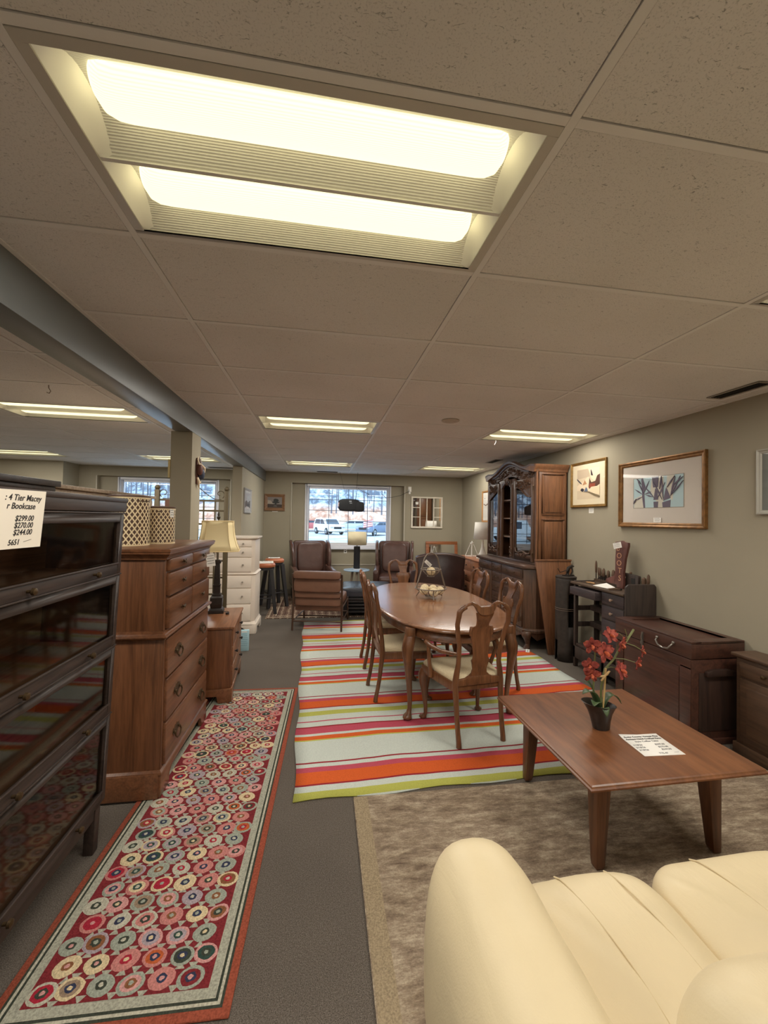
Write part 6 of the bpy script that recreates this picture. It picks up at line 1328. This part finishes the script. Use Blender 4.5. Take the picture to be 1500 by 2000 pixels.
# doors / bays: glazed far, narrow open middle, glazed near
GLC = glass('cabinet_glass', (0.85, 0.86, 0.86), 0.0, 1.25)
for (x0, x1, glz) in ((-0.70, -0.30, True), (-0.235, 0.045, False), (0.175, 0.705, True)):
    z0, z1 = UZ + 0.03, 2.165
    if glz:
        d = MB(); s = 0.055
        d.box(x0, x0 + s, UY - 0.022, UY + 0.01, z0, z1); d.box(x1 - s, x1, UY - 0.022, UY + 0.01, z0, z1); d.box(x0 + s, x1 - s, UY - 0.022, UY + 0.01, z0, z0 + 0.085)
        do = d.build('glass_door', HU, hc, 0.006); w = x1 - x0
        pel = [(x0 + s, z1)] + [(x0 + s + (w - 2 * s) * k / 16, 1.99 + (0.065 * cos(pi * (k / 16 if x0 > 0 else 1 - k / 16))) + 0.012 * sin(2 * pi * k / 16)) for k in range(17)] + [(x1 - s, z1)]
        MB().prism(pel, 'y', UY - 0.020, UY + 0.008).build('carved_pelmet', HU, do, 0.003)
        MB().tube([(p[0], UY - 0.022, p[1]) for p in pel[1:-1]], 0.008, 7).build('pelmet_bead', HU, do)
        carve(do, x0 + s + 0.02, x1 - s - 0.02, 2.03, 2.14, UY - 0.020, 60, int(x0 * 50) + 90)
        carve(do, (x0 + x1) / 2 - 0.11, (x0 + x1) / 2 + 0.11, z0 + 0.055, z0 + 0.105, UY - 0.022, 26, int(x0 * 70) + 95)
        MB().tube([(x0 + s, UY - 0.02, z0 + 0.16), (x0 + s + 0.02, UY - 0.022, z0 + 0.11), (x0 + s + 0.09, UY - 0.024, z0 + 0.098), (x0 + w * 0.5, UY - 0.026, z0 + 0.125), (x1 - s - 0.09, UY - 0.024, z0 + 0.098), (x1 - s - 0.02, UY - 0.022, z0 + 0.11), (x1 - s, UY - 0.02, z0 + 0.16)], 0.010, 7).build('scroll_bead', HU, do)
        MB().box(x0 + s - 0.004, x1 - s + 0.004, UY - 0.010, UY - 0.007, z0 + 0.08, 2.03).build('glass_pane', GLC, do)
        for z in (1.14, 2.0): MB().lathe([(0.006, 0), (0.007, 0.05), (0.010, 0.055), (0.003, 0.07)], (x1 - 0.004, UY - 0.022, z), 8).build('hinge', BRASS, do)
for (x0, x1) in ((-0.735, -0.70), (-0.30, -0.235), (0.045, 0.175), (0.705, 0.755)):
    o = MB().box(x0, x1, UY - 0.008, UY + 0.03, UZ + 0.02, 2.20).build('stile', HU, hc, 0.004)
MB().tube([(0.11, UY - 0.012, UZ + 0.06), (0.11, UY - 0.020, 1.5), (0.11, UY - 0.012, 2.12)], [0.016, 0.018, 0.016], 10).build('carved_column', HU, hc); carve(hc, 0.085, 0.135, 1.10, 1.22, UY - 0.020, 22, 77); carve(hc, 0.095, 0.125, 1.4, 1.75, UY - 0.022, 22, 78)
MB().prism([(-0.235, 2.20), (-0.235, 2.08), (-0.16, 2.13), (-0.095, 2.16), (-0.03, 2.13), (0.045, 2.08), (0.045, 2.20)], 'y', UY - 0.012, UY + 0.02).build('bay_arch', HU, hc, 0.003)
# leaning board
lb = thing('leaning_board', 'tapered orange brown wooden board leaning on the china cabinet side', 'board', (2.62, 4.505, 0.0)); lb.rotation_euler = (radians(-6.0), 0, 0)
MB().prism([(0.115, 0), (0.46, 0), (0.475, 1.125), (0.0, 1.125)], 'y', 0, 0.024).build('board', wood('orange_oak_board', C(128, 84, 54), C(92, 58, 36), 'z', 0.45), lb, 0.003); MB().box(-0.004, 0.479, -0.006, 0.026, 1.118, 1.142).build('top_batten', wood('orange_oak_board', C(128, 84, 54), C(92, 58, 36), 'z', 0.45), lb, 0.003)
# dark tall canister
CANM = plain('dark_leather_canister', C(56, 48, 42), 0.55, nz=0.35, nscale=25)
cn = thing('tall_canister', 'tall dark cylindrical canister standing beside the cobbler bench', 'canister', (2.845, 4.345, 0), 0)
N = 40; R0 = 0.113
cut = lambda an, z: (-112 < an < -62 and 0.40 < z < 0.77) or ((an > 165 or an < -168) and 0.0 <= z < 0.24)
zs = [0, 0.12, 0.24, 0.40, 0.58, 0.615, 0.77, 0.93, 0.958]; mb = MB(); vs = [(R0 * (1.0 if z < 0.95 else 0.985) * cos(2 * pi * i / N), R0 * (1.0 if z < 0.95 else 0.985) * sin(2 * pi * i / N), z) for z in zs for i in range(N)]; fs = []
for j in range(len(zs) - 1):
    for i in range(N):
        an = ((i + 0.5) * 360 / N + 180) % 360 - 180; zm = (zs[j] + zs[j + 1]) / 2
        if not cut(an, zm): fs.append((j * N + i, j * N + (i + 1) % N, (j + 1) * N + (i + 1) % N, (j + 1) * N + i))
o = mb.add(vs, fs).build('canister_wall', CANM, cn); md = o.modifiers.new('thick', 'SOLIDIFY'); md.thickness = 0.006; md.offset = -1
MB().lathe([(R0 * 0.98, 0.945), (R0 * 1.02, 0.952), (R0 * 1.02, 0.968), (R0 * 0.9, 0.974)], n=40).build('canister_lid', CANM, cn)
for z in (0.585, 0.605): MB().tube([(R0 * 1.01 * cos(2 * pi * i / 40), R0 * 1.01 * sin(2 * pi * i / 40), z) for i in range(40)], 0.004, 6, closed=True).build('band', plain('worn_band', C(92, 76, 62), 0.5), cn)
IRN = plain('black_iron', C(44, 38, 34), 0.5, 0.5)
it = thing('iron_shoe_last', 'small black iron shoe last tool on the dark canister', 'tool', (2.86, 4.325, 0.977), 20)
MB().tube([(-0.02, 0, 0.006), (0.0, 0, 0.04), (0.02, 0, 0.08)], [0.020, 0.012, 0.010], 8).build('post', IRN, it); MB().tube([(-0.035, 0, 0.04), (0.0, 0, 0.085), (0.06, 0, 0.108), (0.10, 0, 0.104)], [0.006, 0.020, 0.018, 0.006], 8).build('last_form', IRN, it)
MB().tube([(-0.16, 0.02, 0.09), (-0.13, 0.01, 0.045), (-0.08, 0.01, 0.05), (-0.02, 0.0, 0.07)], 0.004, 6).build('iron_hook', IRN, it); MB().tube([(0.03, -0.01, 0.01), (0.05, -0.02, 0.05), (0.06, 0, 0.1)], 0.007, 6).build('strut', IRN, it); MB().box(-0.06, 0.06, -0.04, 0.04, 0, 0.010).build('foot_plate', IRN, it, 0.003)
# ================================================================ COBBLER BENCH
BW_ = wood('blackened_bench_wood', C(70, 56, 48), C(42, 33, 29), 'z', 0.6, 5, 0.05); BWX = wood('worn_bench_top', C(96, 74, 54), C(54, 42, 34), 'x', 0.55, 5, 0.05); BDR = wood('plum_bench_drawer', C(72, 60, 60), C(46, 38, 40), 'x', 0.55)
cb = thing('cobbler_bench', 'dark antique cobbler bench with drawers, rounded side panel and tool rack', 'workbench', (2.80, 3.725, 0), -90)
# local: x + = towards camera, y + = towards wall
X0_, X1_ = -0.435, 0.37
MB().prism([(0.0, 0), (0.325, 0), (0.325, 1.005), (0.305, 1.030), (0.03, 1.030), (0.0, 1.005)], 'x', X1_ - 0.022, X1_).build('side_panel', BW_, cb, 0.008)
MB().prism([(0.02, 0), (0.06, 0), (0.06, 0.90), (0.27, 0.90), (0.27, 0), (0.315, 0), (0.315, 0.95), (0.02, 0.95)], 'x', X0_, X0_ + 0.03).build('end_frame', BW_, cb, 0.003)
MB().box(X0_ - 0.02, X1_ - 0.022, -0.012, 0.32, 0.915, 0.940).build('bench_top', BWX, cb, 0.006)
MB().prism([(X0_, 0.94), (X1_ - 0.022, 0.94), (X1_ - 0.022, 1.00), (-0.02, 0.995), (-0.20, 1.012), (-0.28, 1.03), (-0.34, 1.02), (X0_, 0.96)], 'y', 0.295, 0.318).build('back_gallery', BW_, cb, 0.003)
MB().box(-0.02, X1_ - 0.022, 0.255, 0.262, 0.975, 0.993).build('tool_rack_strip', BW_, cb, 0.002); MB().box(X0_ + 0.02, X1_ - 0.05, 0.255, 0.295, 0.94, 0.972).build('tool_ledge', BWX, cb)
MB().box(0.035, X1_ - 0.022, 0.015, 0.31, 0.30, 0.915).build('drawer_case', BW_, cb, 0.003)
for z0, z1 in ((0.795, 0.905), (0.655, 0.78), (0.49, 0.64), (0.32, 0.475)):
    dr = drawer(cb, 0.045, X1_ - 0.030, z0, z1, BDR, 0.012, 0.003, y=0.015); knob(dr, 0.19, 0.003, (z0 + z1) / 2, plain('worn_wood_knob', C(150, 124, 104), 0.5), 0.014)
dr = MB().box(X0_ + 0.04, 0.022, -0.055, 0.26, 0.812, 0.892).build('open_drawer', BDR, cb, 0.003)
for z in (0.62, 0.44): MB().box(X0_ + 0.03, 0.035, 0.20, 0.315, z, z + 0.06).build('rear_stretcher', BW_, cb, 0.003); MB().box(X0_, X0_ + 0.03, 0.05, 0.28, z, z + 0.05).build('end_stretcher', BW_, cb, 0.003)
MB().box(X0_ + 0.03, 0.035, 0.03, 0.30, 0.235, 0.26).build('lower_shelf', BW_, cb, 0.003); MB().box(0.02, 0.06, 0.02, 0.06, 0, 0.915).build('inner_leg', BW_, cb, 0.003); MB().box(0.02, 0.06, 0.27, 0.31, 0, 0.915).build('inner_leg', BW_, cb, 0.003)
MB().box(X0_ + 0.0, X1_ - 0.03, 0.02, 0.045, 0.10, 0.23).build('lower_apron', BW_, cb, 0.003)
HND = plain('worn_tool_handle', C(96, 72, 54), 0.6); HNL = plain('pale_tool_handle', C(176, 132, 84), 0.55)
rr = random.Random(9)
def tool(y, hgt, r, label, mat=HND, lean=0.0, head=False):
    t = thing('bench_tool', label, 'tool', (3.073, y, 0.972)); t.rotation_euler = (radians(lean), 0, 0)
    MB().lathe([(r * 0.35, 0.001), (r * 0.35, hgt * 0.3), (r * 0.8, hgt * 0.36), (r, hgt * 0.6), (r * 0.85, hgt * 0.9), (r * 0.3, hgt)], n=10).build('tool_handle', mat, t)
    MB().lathe([(r * 0.4, 0.0), (r * 0.4, hgt * 0.32)], n=8).build('tool_ferrule', IRN, t)
    if head: MB().box(-0.012, 0.012, -0.03, 0.03, hgt * 0.92, hgt).build('tool_head', IRN, t, 0.003)
specs = [(4.130, 0.200, 0.013, 'tallest upright tool handle at the left end of the bench rack'), (4.085, 0.130, 0.012, 'second upright tool from the left in the bench rack'), (4.055, 0.125, 0.012, 'third upright tool from the left in the bench rack'), (4.025, 0.120, 0.012, 'fourth upright tool from the left in the bench rack'), (3.995, 0.130, 0.013, 'fifth upright tool from the left in the bench rack'), (3.935, 0.115, 0.017, 'short stout tool handle left of the gap in the bench rack'), (3.875, 0.130, 0.012, 'tapered awl handle just left of the boot sign'), (3.845, 0.130, 0.013, 'round handled awl touching the boot sign side'), (3.450, 0.110, 0.021, 'rounded wooden tool beside the side panel of the bench'), (3.400, 0.145, 0.015, 'slim handle rising just behind the bench side panel')]
for (y, hh, r, lab) in specs: tool(y, hh, r, lab, lean=rr.uniform(-6, 6))
sw = thing('wooden_last_block', 'dark wooden block and clamp right of the boot sign on the bench', 'tool', (3.05, 3.57, 0.976), -90)
MB().prism([(-0.10, 0), (0.09, 0), (0.10, 0.03), (0.085, 0.035), (0.095, 0.11), (0.085, 0.115), (-0.11, 0.125), (-0.12, 0.105), (-0.07, 0.085), (-0.085, 0.03)], 'y', -0.015, 0.015).build('block_body', BW_, sw, 0.004); MB().ball((-0.02, 0, 0.13), 0.013, 10).build('block_knob', HND, sw); MB().box(0.005, 0.05, -0.017, 0.017, 0.03, 0.085).build('block_opening', DARK, sw)
kn = thing('leather_knife', 'knife with pale wooden handle lying on the bench top', 'tool', (2.885, 3.99, 0.9505), 100); MB().tube([(-0.075, 0, 0), (-0.03, 0, 0.002), (0.03, 0, 0)], [0.008, 0.0095, 0.007], 8).build('knife_handle', HNL, kn); MB().box(0.03, 0.11, -0.008, 0.008, -0.009, -0.006).build('knife_blade', IRN, kn)
pl_ = thing('hammer_handle', 'short round wooden peg at the front edge of the bench under the boot sign', 'tool', (2.835, 3.55, 0.954), -10); MB().tube([(-0.05, 0, 0), (0.0, 0, 0.001), (0.06, 0, 0)], [0.008, 0.010, 0.007], 8).build('peg', HND, pl_); MB().lathe([(0.011, 0.058), (0.011, 0.072)], n=10).xf(rot('Y', 90)).build('peg_end', IRN, pl_)
t = thing('bench_price_sheet', 'white folded price sheet lying on the cobbler bench', 'price sheet', (2.90, 3.78, 0.941), -78)
MB().add([(-0.09, -0.05, 0.001), (0.10, -0.065, 0.001), (0.085, 0.06, 0.002), (-0.03, 0.075, 0.03), (-0.09, -0.05, 0.0), (0.10, -0.065, 0.0), (0.085, 0.06, 0.001), (-0.03, 0.075, 0.029)], [(0, 1, 2), (0, 2, 3), (4, 6, 5), (4, 7, 6), (0, 4, 5, 1), (1, 5, 6, 2), (2, 6, 7, 3), (3, 7, 4, 0)]).build('sheet', PAPERW, t)
# BOOTS sign
bs_ = thing('boots_sign', 'brown boot shaped wooden sign lettered BOOTS standing on the bench', 'sign', (2.985, 3.682, 0.9435), -84); bs_.rotation_euler = (radians(-4), 0, radians(-84))
out = [(-0.020, 0.0), (0.055, 0.0), (0.060, 0.05), (0.050, 0.16), (0.062, 0.30), (0.088, 0.43), (0.085, 0.462), (0.03, 0.468), (0.012, 0.480), (-0.03, 0.470), (-0.072, 0.462), (-0.080, 0.435), (-0.060, 0.40), (-0.060, 0.30), (-0.052, 0.17), (-0.062, 0.115), (-0.10, 0.10), (-0.155, 0.075), (-0.165, 0.05), (-0.15, 0.035), (-0.06, 0.032), (-0.025, 0.03)]
MB().prism(out, 'y', 0.0, 0.030).build('boot_board', wood('red_brown_sign', C(112, 66, 54), C(80, 44, 38), 'z', 0.6), bs_, 0.004)
TANP = plain('tan_sign_paint', C(196, 148, 112), 0.7)
for ch_, z, x in (('B', 0.375, -0.028), ('O', 0.300, -0.010), ('O', 0.225, -0.006), ('T', 0.150, 0.008), ('S', 0.075, 0.014)): lettering(ch_, 0.078, TANP, bs_, face_my(x, -0.0012, z), ex=0.0008, bold=-0.001)
price_card('white price label pinned across the top of the boot sign', (2.972, 3.672, 1.345), -80, 0.095, 0.058, 3, 17, tilt=-14, cat='label')
# ================================================================ TRUNK AND SMALL CABINET
TRX = wood('red_mahogany_trunk', C(84, 52, 40), C(54, 33, 26), 'x', 0.42, 4, 0.15); TRS = wood('dark_trunk_end', C(62, 42, 33), C(40, 27, 22), 'z', 0.5, 4, 0.05)
tk = thing('wooden_storage_chest', 'large reddish brown wooden storage chest with iron handle and latch behind the coffee table', 'chest', (2.672, 2.935, 0), -90)
W = 0.75; D = 0.445; a = W / 2
MB().box(-a, a, 0, D, 0.03, 0.618).build('trunk_body', TRX, tk, 0.006); MB().box(-a - 0.012, a + 0.012, -0.010, D, 0, 0.045).build('plinth', TRX, tk, 0.004)
MB().box(-a - 0.008, a + 0.008, -0.008, D + 0.002, 0.622, 0.735).build('lid', TRX, tk, 0.008)
fr = MB(); fr.box(-a - 0.008, a + 0.008, -0.008, 0.075, 0.733, 0.748); fr.box(-a - 0.008, a + 0.008, D - 0.065, D, 0.733, 0.748); fr.box(-a - 0.008, -a + 0.07, 0.075, D - 0.065, 0.733, 0.748); fr.box(a - 0.07, a + 0.008, 0.075, D - 0.065, 0.733, 0.748)
fr.build('lid_border', TRX, tk, 0.003)
fp = MB(); fp.box(-a, -a + 0.09, -0.007, 0, 0.045, 0.56); fp.box(a - 0.09, a, -0.007, 0, 0.045, 0.56); fp.box(-a, a, -0.007, 0, 0.545, 0.618); fp.build('front_stile', TRX, tk, 0.003)
MB().box(-a + 0.10, a - 0.10, -0.004, 0.0, 0.06, 0.535).build('front_panel', TRX, tk, 0.003)
m = MB(); hx = 0.16
m.tube([(hx - 0.075, -0.012, 0.700), (hx - 0.070, -0.030, 0.680), (hx - 0.045, -0.034, 0.652), (hx, -0.036, 0.642), (hx + 0.045, -0.034, 0.652), (hx + 0.070, -0.030, 0.680), (hx + 0.075, -0.012, 0.700)], 0.006, 8)
for s in (-1, 1): m.ball((hx + s * 0.075, -0.014, 0.700), 0.012, 10)
m.build('lid_handle', CHROME, tk)
m = MB(); m.box(-0.075, -0.055, -0.014, -0.007, 0.575, 0.700); m.box(-0.078, -0.052, -0.020, -0.012, 0.600, 0.625); m.tube([(-0.065, -0.016, 0.690), (-0.065, -0.022, 0.66), (-0.065, -0.016, 0.63)], 0.005, 6); m.build('latch', CHROME, tk)
MB().box(a, a + 0.006, 0.06, D - 0.06, 0.10, 0.52).build('end_panel', TRS, tk, 0.003); MB().prism([(0.10, 0.50), (0.34, 0.50), (0.34, 0.535), (0.28, 0.55), (0.16, 0.55), (0.10, 0.535)], 'x', a + 0.004, a + 0.035).build('end_grip', TRS, tk, 0.006)
SCB = wood('brown_oak_cabinet', C(92, 67, 47), C(60, 42, 30), 'x', 0.5, 4, 0.1)
sc = thing('small_oak_cabinet', 'low brown oak cabinet at the right edge beside the trunk', 'cabinet', (2.935, 2.09, 0), -90)
MB().box(-0.37, 0.37, 0, 0.185, 0.05, 0.675).build('cabinet_body', SCB, sc, 0.004); MB().box(-0.395, 0.395, -0.022, 0.188, 0.675, 0.698).build('top_board', SCB, sc, 0.006); MB().box(-0.385, 0.385, -0.015, 0.186, 0, 0.075).build('plinth', SCB, sc, 0.005)
for x0, x1 in ((-0.34, -0.005), (0.005, 0.34)):
    dr = drawer(sc, x0, x1, 0.545, 0.645, SCB, 0.012, 0.004); knob(dr, (x0 + x1) / 2, -0.012, 0.595, BRASS)
    d = drawer(sc, x0, x1, 0.10, 0.53, SCB, 0.010, 0.004, name='cupboard_door'); MB().box(x0 + 0.05, x1 - 0.05, -0.018, -0.008, 0.15, 0.48).build('raised_panel', SCB, d, 0.006); knob(d, x0 + 0.03 if x0 > 0 else x1 - 0.03, -0.010, 0.33, BRASS)
rt = thing('rug_label', 'small white label on the striped rug edge by the china cabinet foot', 'label', (2.545, 4.655, 0.0115), 60)
MB().box(-0.06, 0.06, -0.022, 0.022, 0, 0.001).build('card', PAPERW, rt); MB().box(-0.04, 0.03, -0.004, 0.002, 0.001, 0.0013).build('card_printing', INK, rt)
